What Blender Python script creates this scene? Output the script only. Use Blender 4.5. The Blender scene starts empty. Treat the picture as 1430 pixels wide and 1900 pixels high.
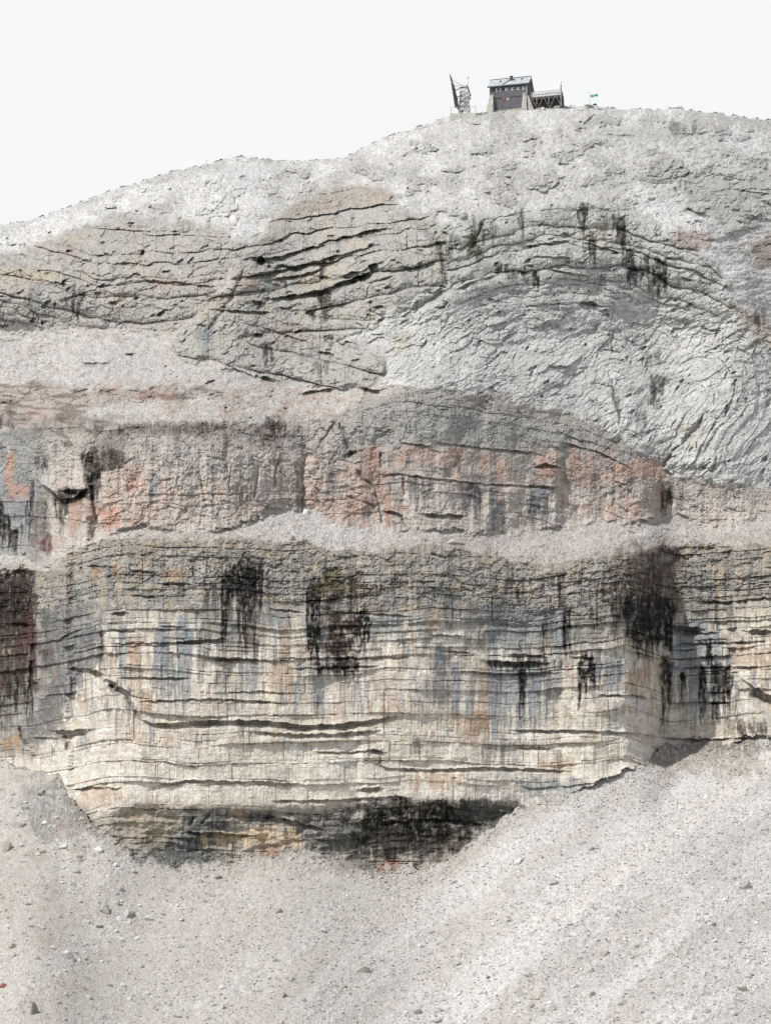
import bpy, bmesh, math, random
import numpy as np
from mathutils import Vector, Matrix, Euler
R = math.radians
scene = bpy.context.scene
col = scene.collection

# ------------------------------------------------------------------ camera
PW, PH = 1430.0, 1900.0
HFOV = R(15.0)
F = (PW/2)/math.tan(HFOV/2)            # focal length in photo pixels
PITCH = R(13.0)
cam_d = bpy.data.cameras.new('camera')
cam = bpy.data.objects.new('camera', cam_d)
col.objects.link(cam)
cam.location = (0, 0, 0)
cam.rotation_euler = (R(90)+PITCH, 0, 0)
cam_d.sensor_fit = 'HORIZONTAL'
cam_d.sensor_width = 36
cam_d.lens = 36*F/PW
cam_d.clip_start = 1.0
cam_d.clip_end = 30000
scene.camera = cam

# ------------------------------------------------------------------ light
SUN_EL, SUN_AZ = R(51), R(60)           # azimuth measured to the left of the camera's back
sun_dir = Vector((-math.sin(SUN_AZ)*math.cos(SUN_EL), -math.cos(SUN_AZ)*math.cos(SUN_EL), math.sin(SUN_EL)))
world = bpy.data.worlds.new('World')
scene.world = world
world.use_nodes = True
wn = world.node_tree.nodes; wl = world.node_tree.links
for n in list(wn): wn.remove(n)
sky = wn.new('ShaderNodeTexSky'); sky.sky_type = 'NISHITA'; sky.sun_disc = False
sky.sun_elevation = SUN_EL
sky.sun_rotation = math.atan2(sun_dir.x, sun_dir.y)
sky.altitude = 2800; sky.air_density = 1.0; sky.dust_density = 3.0; sky.ozone_density = 1.0
# thin even high cloud veils the blue
veil = wn.new('ShaderNodeMix'); veil.data_type = 'RGBA'; veil.inputs['Factor'].default_value = 0.86
veil.inputs['B'].default_value = (7.08, 7.14, 7.18, 1)
bg = wn.new('ShaderNodeBackground'); bg.inputs['Strength'].default_value = 0.12
wo = wn.new('ShaderNodeOutputWorld')
tcw = wn.new('ShaderNodeTexCoord'); sep = wn.new('ShaderNodeSeparateXYZ'); mrw = wn.new('ShaderNodeMapRange')
mrw.interpolation_type = 'SMOOTHSTEP'
mrw.inputs['From Min'].default_value = 0.42; mrw.inputs['From Max'].default_value = 0.75; mrw.inputs['To Min'].default_value = 0.985; mrw.inputs['To Max'].default_value = 0.12
wl.new(tcw.outputs['Generated'], sep.inputs[0]); wl.new(sep.outputs['Z'], mrw.inputs['Value']); wl.new(mrw.outputs['Result'], veil.inputs['Factor'])
wl.new(sky.outputs[0], veil.inputs['A']); wl.new(veil.outputs['Result'], bg.inputs[0]); wl.new(bg.outputs[0], wo.inputs[0])
sd = bpy.data.lights.new('sun', 'SUN'); sd.energy = 4.6; sd.angle = R(0.5); sd.color = (1.0, 0.96, 0.9)
so = bpy.data.objects.new('sun', sd); col.objects.link(so)
so.rotation_euler = sun_dir.to_track_quat('Z', 'Y').to_euler()
so.location = (-300, -200, 600)
scene.view_settings.view_transform = 'Standard'
scene.view_settings.look = 'None'
scene.view_settings.exposure = 0.15
scene.view_settings.gamma = 1.0

# ------------------------------------------------------------------ helpers: naming, colour
def tag(o, label=None, cat=None, group=None, kind=None):
    if label: o['label'] = label
    if cat: o['category'] = cat
    if group: o['group'] = group
    if kind: o['kind'] = kind
    return o

def s2l(c):
    c = np.asarray(c, dtype=np.float32)/255.0
    return np.where(c <= 0.04045, c/12.92, ((c+0.055)/1.055)**2.4)
ALB = 0.60
def A(r, g, b):                           # real albedo from a colour seen in full sun
    l = s2l((r, g, b)); g_ = l.mean()
    return ((g_+(l-g_)*0.72)*ALB*np.array([1.0, 1.0, 0.995])).astype(np.float32)

# ------------------------------------------------------------------ noise library (numpy)
rng = np.random.RandomState(7)
PERM = rng.permutation(1024).astype(np.int64)
ang = rng.rand(1024)*2*np.pi
GX = np.cos(ang).astype(np.float32); GY = np.sin(ang).astype(np.float32)
RND = rng.rand(1024).astype(np.float32)
RND2 = rng.rand(1024).astype(np.float32)
RND3 = rng.rand(1024).astype(np.float32)
def H(i, j, s=0):
    return PERM[(PERM[(i+s*57) & 1023]+j) & 1023]
def pn(x, y, s=0):
    xi = np.floor(x).astype(np.int64); yi = np.floor(y).astype(np.int64)
    fx = (x-xi).astype(np.float32); fy = (y-yi).astype(np.float32)
    u = fx*fx*fx*(fx*(fx*6-15)+10); v = fy*fy*fy*(fy*(fy*6-15)+10)
    h = H(xi, yi, s); a = GX[h]*fx+GY[h]*fy
    h = H(xi+1, yi, s); b = GX[h]*(fx-1)+GY[h]*fy
    h = H(xi, yi+1, s); c = GX[h]*fx+GY[h]*(fy-1)
    h = H(xi+1, yi+1, s); d = GX[h]*(fx-1)+GY[h]*(fy-1)
    a = a+u*(b-a); c = c+u*(d-c)
    return (a+v*(c-a))*1.5
def fbm(x, y, o=4, s=0, g=0.5):
    r = 0; amp = 1.0
    for k in range(o):
        r = r+amp*pn(x, y, s+k*13); x = x*2.03+5.1; y = y*2.03+1.7; amp *= g
    return r
def ridged(x, y, o=4, s=0, g=0.5):
    r = 0; amp = 1.0
    for k in range(o):
        r = r+amp*(1-2*np.abs(pn(x, y, s+k*17))); x = x*2.07+3.1; y = y*2.07+7.7; amp *= g
    return r
def voro(x, y, s=0, jit=0.9):
    xi = np.floor(x).astype(np.int64); yi = np.floor(y).astype(np.int64)
    f1 = np.full(x.shape, 9.0, np.float32); f2 = f1.copy(); hid = np.zeros(x.shape, np.int64)
    for dx in (-1, 0, 1):
        for dy in (-1, 0, 1):
            h = H(xi+dx, yi+dy, s)
            cx = xi+dx+0.5+(RND[h]-0.5)*jit; cy = yi+dy+0.5+(RND2[h]-0.5)*jit
            d = ((x-cx)**2+(y-cy)**2).astype(np.float32)
            m = d < f1
            f2 = np.where(m, f1, np.minimum(f2, d)); f1 = np.where(m, d, f1); hid = np.where(m, h, hid)
    return np.sqrt(f1), np.sqrt(f2), hid
def blocky(x, y, s=0, crack=0.0):
    xi = np.floor(x).astype(np.int64); yi = np.floor(y).astype(np.int64)
    f1 = np.full(x.shape, 9.0, np.float32); f2 = f1.copy(); hid = np.zeros(x.shape, np.int64); bx = f1*0; by = f1*0
    for dx in (-1, 0, 1):
        for dy in (-1, 0, 1):
            h = H(xi+dx, yi+dy, s)
            ex_ = (x-(xi+dx+0.5+(RND[h]-0.5)*0.95)).astype(np.float32); ey_ = (y-(yi+dy+0.5+(RND2[h]-0.5)*0.95)).astype(np.float32)
            d = np.abs(ex_)*0.8+np.abs(ey_)*0.7+0.35*np.abs(ex_+ey_*(RND3[h]-0.5)*2)
            m = d < f1
            f2 = np.where(m, f1, np.minimum(f2, d)); f1 = np.where(m, d, f1); hid = np.where(m, h, hid); bx = np.where(m, ex_, bx); by = np.where(m, ey_, by)
    g = (RND[PERM[hid]]-0.5)*1.2+bx*(RND2[PERM[hid]]-0.5)*2.0+by*(0.35+RND3[PERM[hid]]-0.5)*1.6
    if crack: g = g-crack*np.exp(-((f2-f1)/0.07)**2)
    return g.astype(np.float32), hid
def ss(a, b, x):
    t = np.clip((x-a)/(b-a), 0, 1); return t*t*(3-2*t)
def box1(a, n, ax):
    if n < 1: return a
    pad = [(0, 0), (0, 0)]; pad[ax] = (n+1, n)
    c = np.cumsum(np.pad(a, pad, mode='edge').astype(np.float64), axis=ax)
    w = 2*n+1
    if ax == 0: return ((c[w:]-c[:-w])/w)
    return ((c[:, w:]-c[:, :-w])/w)
def blur(a, ny, nx, it=2):
    for _ in range(it):
        a = box1(a, ny, 0); a = box1(a, nx, 1)
    return a.astype(np.float32)

# ------------------------------------------------------------------ the sheet of rock: a grid over directions
STEP = 1.4
xs = np.concatenate([np.arange(-700, -40, 11), np.arange(-40, 1470, STEP), np.arange(1470, 2140, 11)]).astype(np.float32)
NFINE = 0
ys = np.concatenate([np.arange(2100, 1925, -8), np.arange(1925, 176, -STEP)]).astype(np.float32)  # bottom to top
X, Yp = np.meshgrid(xs, ys)
NY, NX = X.shape
def curve(pts, x=xs):
    p = np.array(pts, dtype=float)
    return np.interp(x, p[:, 0], p[:, 1]).astype(np.float32)
SKY = curve([(-700,640),(-300,500),(-150,455),(0,416),(30,411),(60,408),(120,386),(180,365),(215,350),(250,340),(290,328),(330,315),(400,300),(425,293),(450,290),(475,293),(520,298),(580,297),(640,291),(700,262),(740,245),(770,237),(790,231),(840,214),(880,210),(905,207),(960,204),(1000,198),(1050,194),(1080,200),(1085,193),(1105,192),(1112,199),(1150,202),(1200,203),(1250,201),(1262,197),(1272,203),(1300,207),(1330,210),(1380,217),(1430,223),(1600,252),(2140,420)])
C3 = curve([(-200,800),(0,800),(90,790),(200,785),(350,790),(520,785),(620,768),(700,730),(800,718),(930,733),(1050,765),(1150,810),(1220,860),(1260,892),(1330,900),(1430,905),(1700,930)])
C2 = curve([(-200,1030),(0,1030),(100,1040),(160,1012),(190,1000),(270,975),(350,985),(430,975),(490,955),(540,939),(600,957),(650,977),(720,987),(800,980),(900,992),(1000,988),(1060,978),(1110,960),(1170,980),(1250,941),(1290,979),(1330,985),(1430,948),(1600,940)])
C1 = curve([(-200,1062),(0,1060),(100,1050),(160,1013),(190,1005),(250,1001),(350,1000),(450,1000),(540,1003),(600,1018),(680,1022),(780,1012),(850,1010),(920,1035),(1000,1047),(1100,1036),(1150,1022),(1250,1018),(1300,1010),(1400,1010),(1430,1010),(1700,1000)])
C0 = curve([(-300,1390),(0,1412),(40,1425),(110,1437),(130,1480),(180,1535),(250,1580),(330,1600),(430,1600),(520,1580),(600,1590),(700,1615),(780,1611),(830,1595),(880,1560),(940,1512),(1000,1485),(1100,1455),(1180,1420),(1240,1385),(1300,1375),(1430,1366),(1800,1345)])
def sm(c, w=40):
    k = np.exp(-0.5*(np.arange(-3*w, 3*w+1)/w)**2); k /= k.sum()
    fx = np.arange(xs[0], xs[-1], 1.0); v = np.interp(fx, xs, c)
    v = np.convolve(np.pad(v, 3*w, mode='edge'), k, 'valid')
    return np.interp(xs, fx, v).astype(np.float32)

# boundaries with natural wobble
wob = (fbm(X/60, Yp/60, 4, 3)*11+fbm(X/14, Yp/9, 3, 5)*4.5).astype(np.float32)
reg = np.full(X.shape, 4, np.int8)
Yw = Yp+wob
reg[Yw > C3[None]] = 3
reg[Yw > C2[None]] = 2
reg[Yw > C1[None]+wob*0.3] = 1
reg[Yp+wob*0.9 > C0[None]] = 0

# polygons -> signed distance masks
def poly_mask(pts, soft=8.0, wobble=10.0):
    p = np.array(pts, dtype=np.float32)
    x0, y0 = p.min(0)-40; x1, y1 = p.max(0)+40
    gx = np.arange(x0, x1, 4); gy = np.arange(y0, y1, 4)
    U, V = np.meshgrid(gx, gy)
    d = np.full(U.shape, 1e9); ins = np.zeros(U.shape, bool)
    n = len(p)
    for i in range(n):
        a = p[i]; b = p[(i+1) % n]
        e = b-a; t = np.clip(((U-a[0])*e[0]+(V-a[1])*e[1])/(e@e+1e-9), 0, 1)
        d = np.minimum(d, np.hypot(U-a[0]-t*e[0], V-a[1]-t*e[1]))
        c = ((a[1] > V) != (b[1] > V)) & (U < (b[0]-a[0])*(V-a[1])/(b[1]-a[1]+1e-9)+a[0])
        ins ^= c
    sdv = np.where(ins, d, -d).astype(np.float32)
    wx = X+fbm(X/40, Yp/40, 3, 21)*wobble; wy = Yp+fbm(X/40, Yp/40, 3, 31)*wobble
    fi = (wx-x0)/4; fj = (wy-y0)/4
    out = np.full(X.shape, -40.0, np.float32)
    ok = (fi >= 0) & (fj >= 0) & (fi < len(gx)-1.01) & (fj < len(gy)-1.01)
    a = fi[ok]; b = fj[ok]; i = a.astype(int); j = b.astype(int); a = a-i; b = b-j
    out[ok] = sdv[j, i]*(1-a)*(1-b)+sdv[j, i+1]*a*(1-b)+sdv[j+1, i]*(1-a)*b+sdv[j+1, i+1]*a*b
    return ss(-soft, soft, out)

EXT = -60
M_left = poly_mask([(-690,520),(EXT,480),(0,468),(60,455),(130,425),(190,403),(250,399),(320,403),(380,418),(430,440),(462,462),(455,492),(425,505),(392,530),(430,560),(372,590),(335,612),(250,612),(150,603),(0,603),(-690,603)])
M_mid = poly_mask([(458,470),(480,440),(510,405),(560,367),(600,352),(640,345),(705,343),(735,370),(760,398),(830,412),(835,470),(825,530),(760,560),(700,600),(640,640),(720,660),(700,715),(600,722),(500,705),(430,680),(330,665),(310,640),(370,575),(420,530)])
M_right = poly_mask([(830,420),(900,400),(960,385),(1060,378),(1130,382),(1200,400),(1260,430),(1320,480),(1360,535),(1400,590),(1430,640),(1480,700),(2100,800),(2100,940),(1430,910),(1260,895),(1150,815),(1050,768),(930,738),(800,722),(720,718),(715,650),(640,630),(700,590),(760,560),(825,530)])
M_lowleft = poly_mask([(-690,715),(0,708),(60,707),(140,716),(240,720),(330,712),(420,720),(520,740),(600,738),(690,728),(640,765),(560,790),(-690,805)], 6)
M_lowscree = poly_mask([(150,770),(230,745),(330,745),(450,720),(560,735),(680,728),(620,768),(560,782),(430,790),(300,788),(230,788)], 6, 6)
M_top1 = poly_mask([(1110,240),(1180,235),(1290,240),(1300,255),(1200,262),(1130,255)], 5, 6)
M_top2 = poly_mask([(1240,335),(1300,325),(1360,335),(1440,330),(1500,360),(1430,378),(1330,372),(1270,365)], 5, 10)
M_r3 = poly_mask([(1390,450),(1420,435),(1500,420),(1700,500),(1600,620),(1430,500),(1400,490)], 5, 6)
M_r4 = poly_mask([(1340,560),(1400,580),(1480,640),(1600,640),(1600,700),(1440,650),(1380,615)], 5, 8)
M_knoll = poly_mask([(385,335),(400,310),(440,292),(475,300),(485,335),(450,350)], 5, 6)
M_red1 = poly_mask([(505,412),(545,378),(600,350),(640,345),(705,343),(735,372),(700,378),(640,385),(580,398)], 4, 5)
rock4 = np.clip(M_left+M_mid+M_right+M_lowleft*(1-M_lowscree)+M_top1+M_top2+M_r3+M_r4+M_knoll*0.7, 0, 1)

# ------------------------------------------------------------------ large-scale steepness -> distance
b = (PH/2-Yp)/F; a = (X-PW/2)/F
cp, sp = math.cos(PITCH), math.sin(PITCH)
AX = (a/(cp-b*sp)).astype(np.float32); AZ = ((sp+b*cp)/(cp-b*sp)).astype(np.float32)
c0s, c1s, c2s, c3s, skys = sm(C0, 22)[None], sm(C1, 30)[None], sm(C2, 30)[None], sm(C3, 30)[None], sm(SKY, 45)[None]
T = np.full(X.shape, 0.85, np.float32)
T = np.where(Yp > c3s, 1.5+2.6*ss(0, 110, Yp-c3s), T)
T = np.where(Yp > c2s, 0.60, T)
T = np.where(Yp > c1s, 1.3+4.5*ss(20, 150, Yp-c1s), T)
up = Yp <= c3s
mm = np.clip(blur(M_left, 8, 8)+blur(M_mid, 10, 10)+blur(M_right*(Yp < 600), 10, 10), 0, 1)
T = np.where(up, T+mm*0.9+0.25*blur(M_right*(Yp >= 600), 10, 10)-0.12*(1-mm), T)
T = np.where(up & (Yp < skys+150), T*ss(0, 150, Yp-skys)+0.58*(1-ss(0, 150, Yp-skys)), T)
T = np.where(Yp > c0s, 0.60, T)
inv = blur(1.0/(np.maximum(T, AZ+0.12)-AZ), 7, 24, 3)
inv = np.clip(inv, 0.1, 7.0)
dlog = np.zeros_like(inv)
dlog[1:] = 0.5*(inv[1:]+inv[:-1])*(AZ[1:]-AZ[:-1])
L = np.cumsum(dlog, axis=0)
j0 = np.clip(np.searchsorted(-ys, -c0s[0]), 1, NY-1)
C0A = sm(C0, 62)
jf = np.clip(np.interp(-C0A, -ys, np.arange(NY)), 0, NY-2); j0 = jf.astype(int); jf = jf-j0
Lbase = L[j0, np.arange(NX)]*(1-jf)+L[j0+1, np.arange(NX)]*jf
PLAN = curve([(-700,520),(-200,500),(0,482),(70,474),(130,460),(200,452),(300,450),(500,449),(800,451),(1100,455),(1200,459),(1240,468),(1300,470),(1430,464),(1700,470),(2140,490)])
PLAN = sm(PLAN, 16)
wide = np.log(sm(PLAN, 150)); rel_ = ss(0, 260, np.abs(Yp-C0[None])-np.where(Yp < C0[None], 330, -20))
L = L-Lbase[None]+np.log(PLAN)[None]*(1-rel_)+wide[None]*rel_
refr = np.array([L[np.searchsorted(-ys, -(SKY[i]+25)), i] for i in range(NX)], np.float32)
refr = sm(refr, 20); dev = refr-np.interp(xs, [-700, 0, 700, 1430, 2140], np.interp([-700, 0, 700, 1430, 2140], xs, refr)*0+np.interp(900, xs, refr)+np.array([.07, -.02, 0, .0, .03]))
L = L-dev[None]*0.85*ss(0, 1, (c3s-Yp)/np.maximum(c3s-c2s*0-SKY[None]-25, 60))
# the higher slopes forget the plan of the lower cliff
Y0 = np.exp(L)

# ------------------------------------------------------------------ relief (in local photo-pixel units, + is towards the viewer)
REL = np.zeros(X.shape, np.float32)
def jx(x): return int(np.clip(np.searchsorted(xs, x), 0, NX-1))
def jy(y): return int(np.clip(np.searchsorted(-ys, -y), 0, NY-1))
def window(x0, y0, x1, y1):
    return slice(jy(y1), jy(y0)+1), slice(jx(x0), jx(x1)+1)

def beds(s, x, seed, mean, var=0.6, lat=90.0):
    r = np.random.RandomState(seed)
    w = mean*np.exp(r.randn(400)*var); w = np.clip(w, mean*0.3, mean*3)
    bnd = np.cumsum(w)+(-200)
    idx = np.clip(np.searchsorted(bnd, s.ravel()).reshape(s.shape), 1, 399)
    wd = bnd[idx]-bnd[idx-1]; t = (s-bnd[idx-1])/wd
    n = pn(x/lat, idx*7.31, seed)+0.5*pn(x/(lat*0.3), idx*3.7, seed+1)
    amp = 0.5+0.5*RND[PERM[idx & 1023]]
    jw = (0.8+2.2*RND2[PERM[(idx+50) & 1023]])*mean*(1+0.0*t)
    xx = x+pn(x/23, idx*1.3, seed+3)*jw*0.7
    k = np.floor(xx/jw).astype(np.int64); u = xx/jw-k
    hc = H(k, idx, seed)
    return idx, t, wd, n, amp, k, u, jw, hc

def bed_relief(s, x, seed, mean, A1, A2, crack, lat=90.0, var=0.6):
    idx, t, wd, n, amp, k, u, jw, hc = beds(s, x, seed, mean, var, lat)
    prof = amp*A1*(n*0.8+0.5*(t-0.5))                 # each bed stands out to its own degree, leaning forward
    rel = prof+(RND3[hc]-0.5)*A2
    dpx = t*wd                                        # px under the bed's upper joint
    open_ = ss(-0.05, 0.6, n+RND[PERM[(idx*3) & 1023]]-0.5)
    rel = rel-crack*open_*(0.5+1.3*np.clip(pn(x/11, idx*2.3, seed+5)+0.2, 0, 1))*np.exp(-(dpx/1.25)**2)
    rel = rel-crack*0.35*np.exp(-((np.minimum(u, 1-u)*jw)/1.0)**2)*(RND[PERM[hc]] > 0.75)
    return rel.astype(np.float32), hc, idx, open_*np.exp(-(dpx/2.0)**2)

# --- stratum coordinate of the lower cliff
warp1 = (fbm(X/300, Yp/260, 3, 41)*9+fbm(X/46, Yp/36, 2, 43)*1.3
         +curve([(-700,60),(0,30),(60,22),(120,14),(190,0),(240,-3),(400,2),(560,6),(730,-2),(1000,4),(1165,-12),(1240,14),(1330,8),(1430,0),(2140,0)])[None])
S1 = Yp-warp1
r1a, hc1, id1, ck1 = bed_relief(S1, X, 11, 17, 5.5, 4.4, 8.0, 110)
r1b, hc1b, id1b, ck1b = bed_relief(S1+fbm(X/15, Yp/15, 2, 45)*0.8, X, 12, 46, 8.0, 4.0, 6.0, 220)
r1c, hc1c, id1c, _ = bed_relief(S1+fbm(X/9, Yp/9, 2, 46)*1.2, X, 13, 6.5, 1.6, 1.6, 2.0, 40)
m1 = (reg == 1)
rough = fbm(X/11, Yp/8, 4, 51)
vert = pn(X/5, Yp/40, 55)+0.6*pn(X/2.6, Yp/26, 56)
topf = 1-ss(60, 150, Yp-C1[None])                     # ledgy, weathered upper band
R1 = r1a*(0.55+0.6*topf)+r1b*0.9+r1c*(0.45+0.9*topf)+rough*(0.45+1.8*topf)+vert*0.5
R1 += fbm(X/170, Yp/300, 3, 57)*14*(1-0.4*topf)
jit_ = (RND[PERM[(id1b*5) & 1023]]-0.5)*26+pn(Yp/6, X*0+3, 621)*4
BUT = curve([(-700,-10),(0,-10),(58,-16),(66,2),(122,6),(134,-9),(184,-7),(194,9),(240,11),(420,4),(560,0),(660,0),(668,5),(820,7),(880,3),(940,-5),(1040,-8),(1056,2),(1160,15),(1228,-15),(1246,-17),(1290,-4),(1354,-9),(1364,7),(1430,9),(2140,9)])
R1 += np.interp((X+jit_*0.55).ravel(), xs, BUT).reshape(X.shape).astype(np.float32)*1.35
# under the bright beds the foot of the cliff is hollowed out
foot = curve([(-200,1420),(110,1470),(180,1505),(250,1490),(340,1493),(520,1491),(640,1486),(760,1482),(900,1485),(960,1484),(1000,1500),(1200,1500)])[None]
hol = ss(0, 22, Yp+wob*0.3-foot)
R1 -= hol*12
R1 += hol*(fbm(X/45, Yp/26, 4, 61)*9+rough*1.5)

# --- middle red cliff
arch = curve([(-700,0),(0,0),(180,10),(400,0),(560,0),(640,-6),(760,-22),(860,-14),(1000,8),(1120,40),(1240,80),(1430,120),(2140,180)])[None]
S3 = Yp-arch+fbm(X/120, Yp/90, 3, 63)*8
r3a, hc3, id3, ck3 = bed_relief(S3, X, 21, 12, 2.6, 1.8, 2.4, 120)
r3b, hc3b, _, _ = bed_relief(S3, X, 22, 42, 5.0, 2.0, 3.4, 240)
blk = fbm(X/24, Yp/34, 4, 66)
knob = ridged(X/18+fbm(X/30, Yp/30, 2, 70), Yp/30, 3, 68)
R3 = r3a*0.55+r3b*0.9+blk*3.0+fbm(X/110, Yp/220, 3, 67)*16+vert*0.7+rough*1.2
kn = curve([(-200,0),(180,0),(200,1),(620,1),(680,0.5),(720,0.1),(1080,0.1),(1160,1),(2140,1)])[None]*ss(20, 70, Yp-C3[None])
R3 += kn*(knob*2.2+rough*1.0)
R3KN = kn

# --- upper rock
wpx = X+fbm(X/90, Yp/90, 3, 71)*26; wpy = Yp+fbm(X/90, Yp/90, 3, 73)*26
# mid dome: beds climb to the right
S4m = Yp+0.17*X-0.00022*(X-660)**2*0+fbm(X/120, Yp/80, 3, 75)*9-np.maximum(0, Yp-560)*0.0
S4m = np.where(Yp > 575, Yp-0.22*(X-400)*ss(575, 640, Yp)+0.17*X*(1-ss(575, 640, Yp)), S4m)+fbm(X/50, Yp/40, 2, 76)*4
r4m, hc4m, _, _ = bed_relief(S4m, X, 31, 24, 15.0, 4.5, 8.0, 170)
r4m2, _, _, _ = bed_relief(S4m, X, 32, 9, 4.0, 2.4, 4.0, 80)
# left dome: flat sheets
S4l = Yp-0.05*X+0.0006*(X-250)**2+fbm(X/120, Yp/60, 3, 77)*12
r4l, hc4l, _, _ = bed_relief(S4l, X, 33, 26, 11.0, 4.0, 6.0, 190)
r4l2, _, _, _ = bed_relief(S4l, X, 34, 8, 2.5, 1.8, 2.4, 60)
# right slab: arched sheets, then the tight fold lower down
S4r = Yp-0.0009*(X-1060)**2+fbm(X/80, Yp/60, 3, 79)*10
ax0, ay0, ax1, ay1 = 1205., 850., 1292., 722.
ex, ey = ax1-ax0, ay1-ay0; ll = ex*ex+ey*ey
fpx = X+fbm(X/120, Yp/120, 2, 71)*9; fpy = Yp+fbm(X/120, Yp/120, 2, 73)*9
tt = np.clip(((fpx-8-ax0)*ex+(fpy-ay0)*ey)/ll, -0.6, 1)
fold = np.hypot((fpx-ax0-tt*ex), (fpy-ay0-tt*ey)*1.0)
mf = ss(620, 690, Yp)*ss(1120, 1190, X)
r4s, hc4s, _, _ = bed_relief(S4r, X, 35, 15, 7.5, 3.0, 5.0, 110)
ry = (Yp+0.3*X)
r4f, hc4f, _, _ = bed_relief(fold*1.0+fbm(X/30, Yp/30, 3, 81)*2.5, ry, 37, 15, 4.5, 2.6, 4.5, 60)
# in between: swirled, crumpled rock
q1 = ridged(wpx/62, (wpy+0.35*wpx)/24, 5, 83, 0.6)
q2 = ridged((wpx+0.4*wpy)/20, (wpy-0.25*wpx)/12, 3, 87, 0.6)
wu = fbm(X/70, Yp/70, 2, 601)*14; uu = X+wu; vv_ = Yp+0.36*X+fbm(X/80, Yp/80, 2, 603)*10
b60, hb60 = blocky(uu/58, vv_/24, 605, .45); b26, hb26 = blocky(uu/25, vv_/11, 607, .5); b12, hb12 = blocky(uu/11, vv_/6, 609, .4)
cmod = ss(-0.45, 0.45, fbm(X/95, Yp/60, 3, 615))
crump = (q1*1.0+b60*5.5+b26*3.4)*(0.25+0.85*cmod)+b12*1.6
bq30, hbq = blocky(uu/26, (Yp+fbm(X/60, Yp/60, 2, 611)*6)/15, 613, .35)
slab = ss(0, 1, (600-Yp)/50.0)
R4r = slab*(r4s+r4m2*0.3)+(1-slab)*((1-mf)*crump+mf*(r4f*1.35+crump*0.45))+fbm(X/130, Yp/110, 3, 89)*13
R4 = M_mid*(r4m+r4m2*0.5)+M_left*(1-M_mid)*(r4l+r4l2*0.6)+M_right*(1-M_mid)*R4r
r4x, hc4x, _, _ = bed_relief(Yp+0.12*X*(X > 1200)+fbm(X/60, Yp/30, 3, 91)*9, X, 39, 13, 6, 2.4, 4, 70)
outc = ss(0.30, 0.42, fbm(X/75, Yp/34, 4, 631)+0.1*(X > 1000))*(reg == 4)*(1-rock4)*(Yp < 470)*ss(8, 26, Yp-SKY[None])
oth = np.clip(M_lowleft*(1-M_lowscree)+M_top1+M_top2+M_r3+M_r4+M_knoll, 0, 1)*(1-M_mid)*(1-M_right)*(1-M_left)
R4 += oth*(r4x+crump*0.5)
def dome(cx, cy, rx, ry_, h, pw=2):
    d = ((X-cx)/rx)**2+((Yp-cy)/ry_)**2
    return h*np.exp(-d*1.3)*1.1
R4 += dome(645, 465, 180, 120, 150)+dome(1070, 470, 270, 230, 60)+dome(230, 500, 230, 95, 110)+dome(40, 560, 130, 60, 50)+dome(1290, 800, 170, 130, 40)+dome(560, 650, 190, 70, 16)
R4 += rock4*6
def pillow(sv, seed, mean, lat, k_):
    _, t_, wd_, _, amp_, _, _, _, _ = beds(sv, X, seed, mean, 0.6, lat)
    return ((4*t_*(1-t_)).clip(0, 1)**0.55*np.minimum(wd_, 40)*k_*(0.5+amp_*0.6)).astype(np.float32)
R4 += M_mid*(pillow(S4m, 31, 24, 170, .34)+bq30*2.6+b12*0.8)+M_left*(1-M_mid)*(pillow(S4l, 33, 26, 190, .28)+bq30*3.0+b12*0.9)
R4 += M_right*(1-M_mid)*slab*(pillow(S4r, 35, 15, 110, .34)+bq30*1.6)
R4 += rock4*(rough*1.0+fbm(X/4.5, Yp/4.5, 2, 95)*0.7)
R4 += fbm(X/150, Yp/90, 3, 97)*12*(1-rock4)

# --- loose stone: cells of several sizes
def stones(size, seed, amp, sq=1.35, dens=1.0):
    x = X/size+fbm(X/(size*3), Yp/(size*3), 1, seed+1)*0.5; y = Yp*sq/size
    f1, f2, h = voro(x, y, seed)
    top = np.clip((f2-f1)*2.2, 0, 1)**0.6
    tilt = (RND[h]-0.5)*(x-np.floor(x)-0.5)*1.6+(RND3[h]-0.5)*(y-np.floor(y)-0.5)*1.6
    keep = (RND2[PERM[h]] < dens)
    return ((top*(0.35+RND3[h])+tilt*0.5)*amp*size*keep).astype(np.float32), h, keep
g0, hg0, _ = stones(3.0, 100, 0.34)
g1, hg1, _ = stones(4.2, 101, 0.42)
g2, hg2, k2 = stones(8.5, 102, 0.40, 1.4, 0.42)
g3, hg3, k3 = stones(17, 103, 0.36, 1.5, 0.16)
# the fall line of the right-hand cone
fx = (X*0.80-Yp*0.60); fy = (X*0.60+Yp*0.80)
mcone = ss(-60, 160, X-curve([(0,0),(1,0)])[0]-(1500-(Yp-1380)*1.9)+260)
right = ss(420, 1000, X+(Yp-1600)*0.9)
gul = fbm(fy/90, fx/620, 2, 105)*(0.25+0.75*right)*7+fbm(X/160, Yp/90, 2, 107)*7*(1-right*0.7)
cl = fbm(X/60, Yp/60, 3, 109)
coarse = ss(-0.35, 0.5, cl+0.5*ss(1650, 1850, Yp)*right)
fine = fbm(fy/36, fx/300, 2, 111)
smooth0 = ss(-0.25, 0.45, fbm(fy/70, fx/300, 3, 531)+0.35*(1-right)-0.15)
glz = (1-ss(10, 30, np.abs(fy-(1430*0.6+1425*0.8)+18-6*pn(fx/90, fy*0, 555))))*ss(940, 1040, X)
R0 = -2.5*glz+g0*0.6+(g1*(0.36+0.20*right)+g2*(0.06+coarse*0.30)+g3*coarse*0.22)*(1-0.5*smooth0)+gul*0.7
g2b = g2*0.5+g3*0.35*ss(-0.1, 0.4, cl)
R2 = g1*0.75+g2*0.4+fbm(X/60, Yp/30, 3, 115)*4
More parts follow.
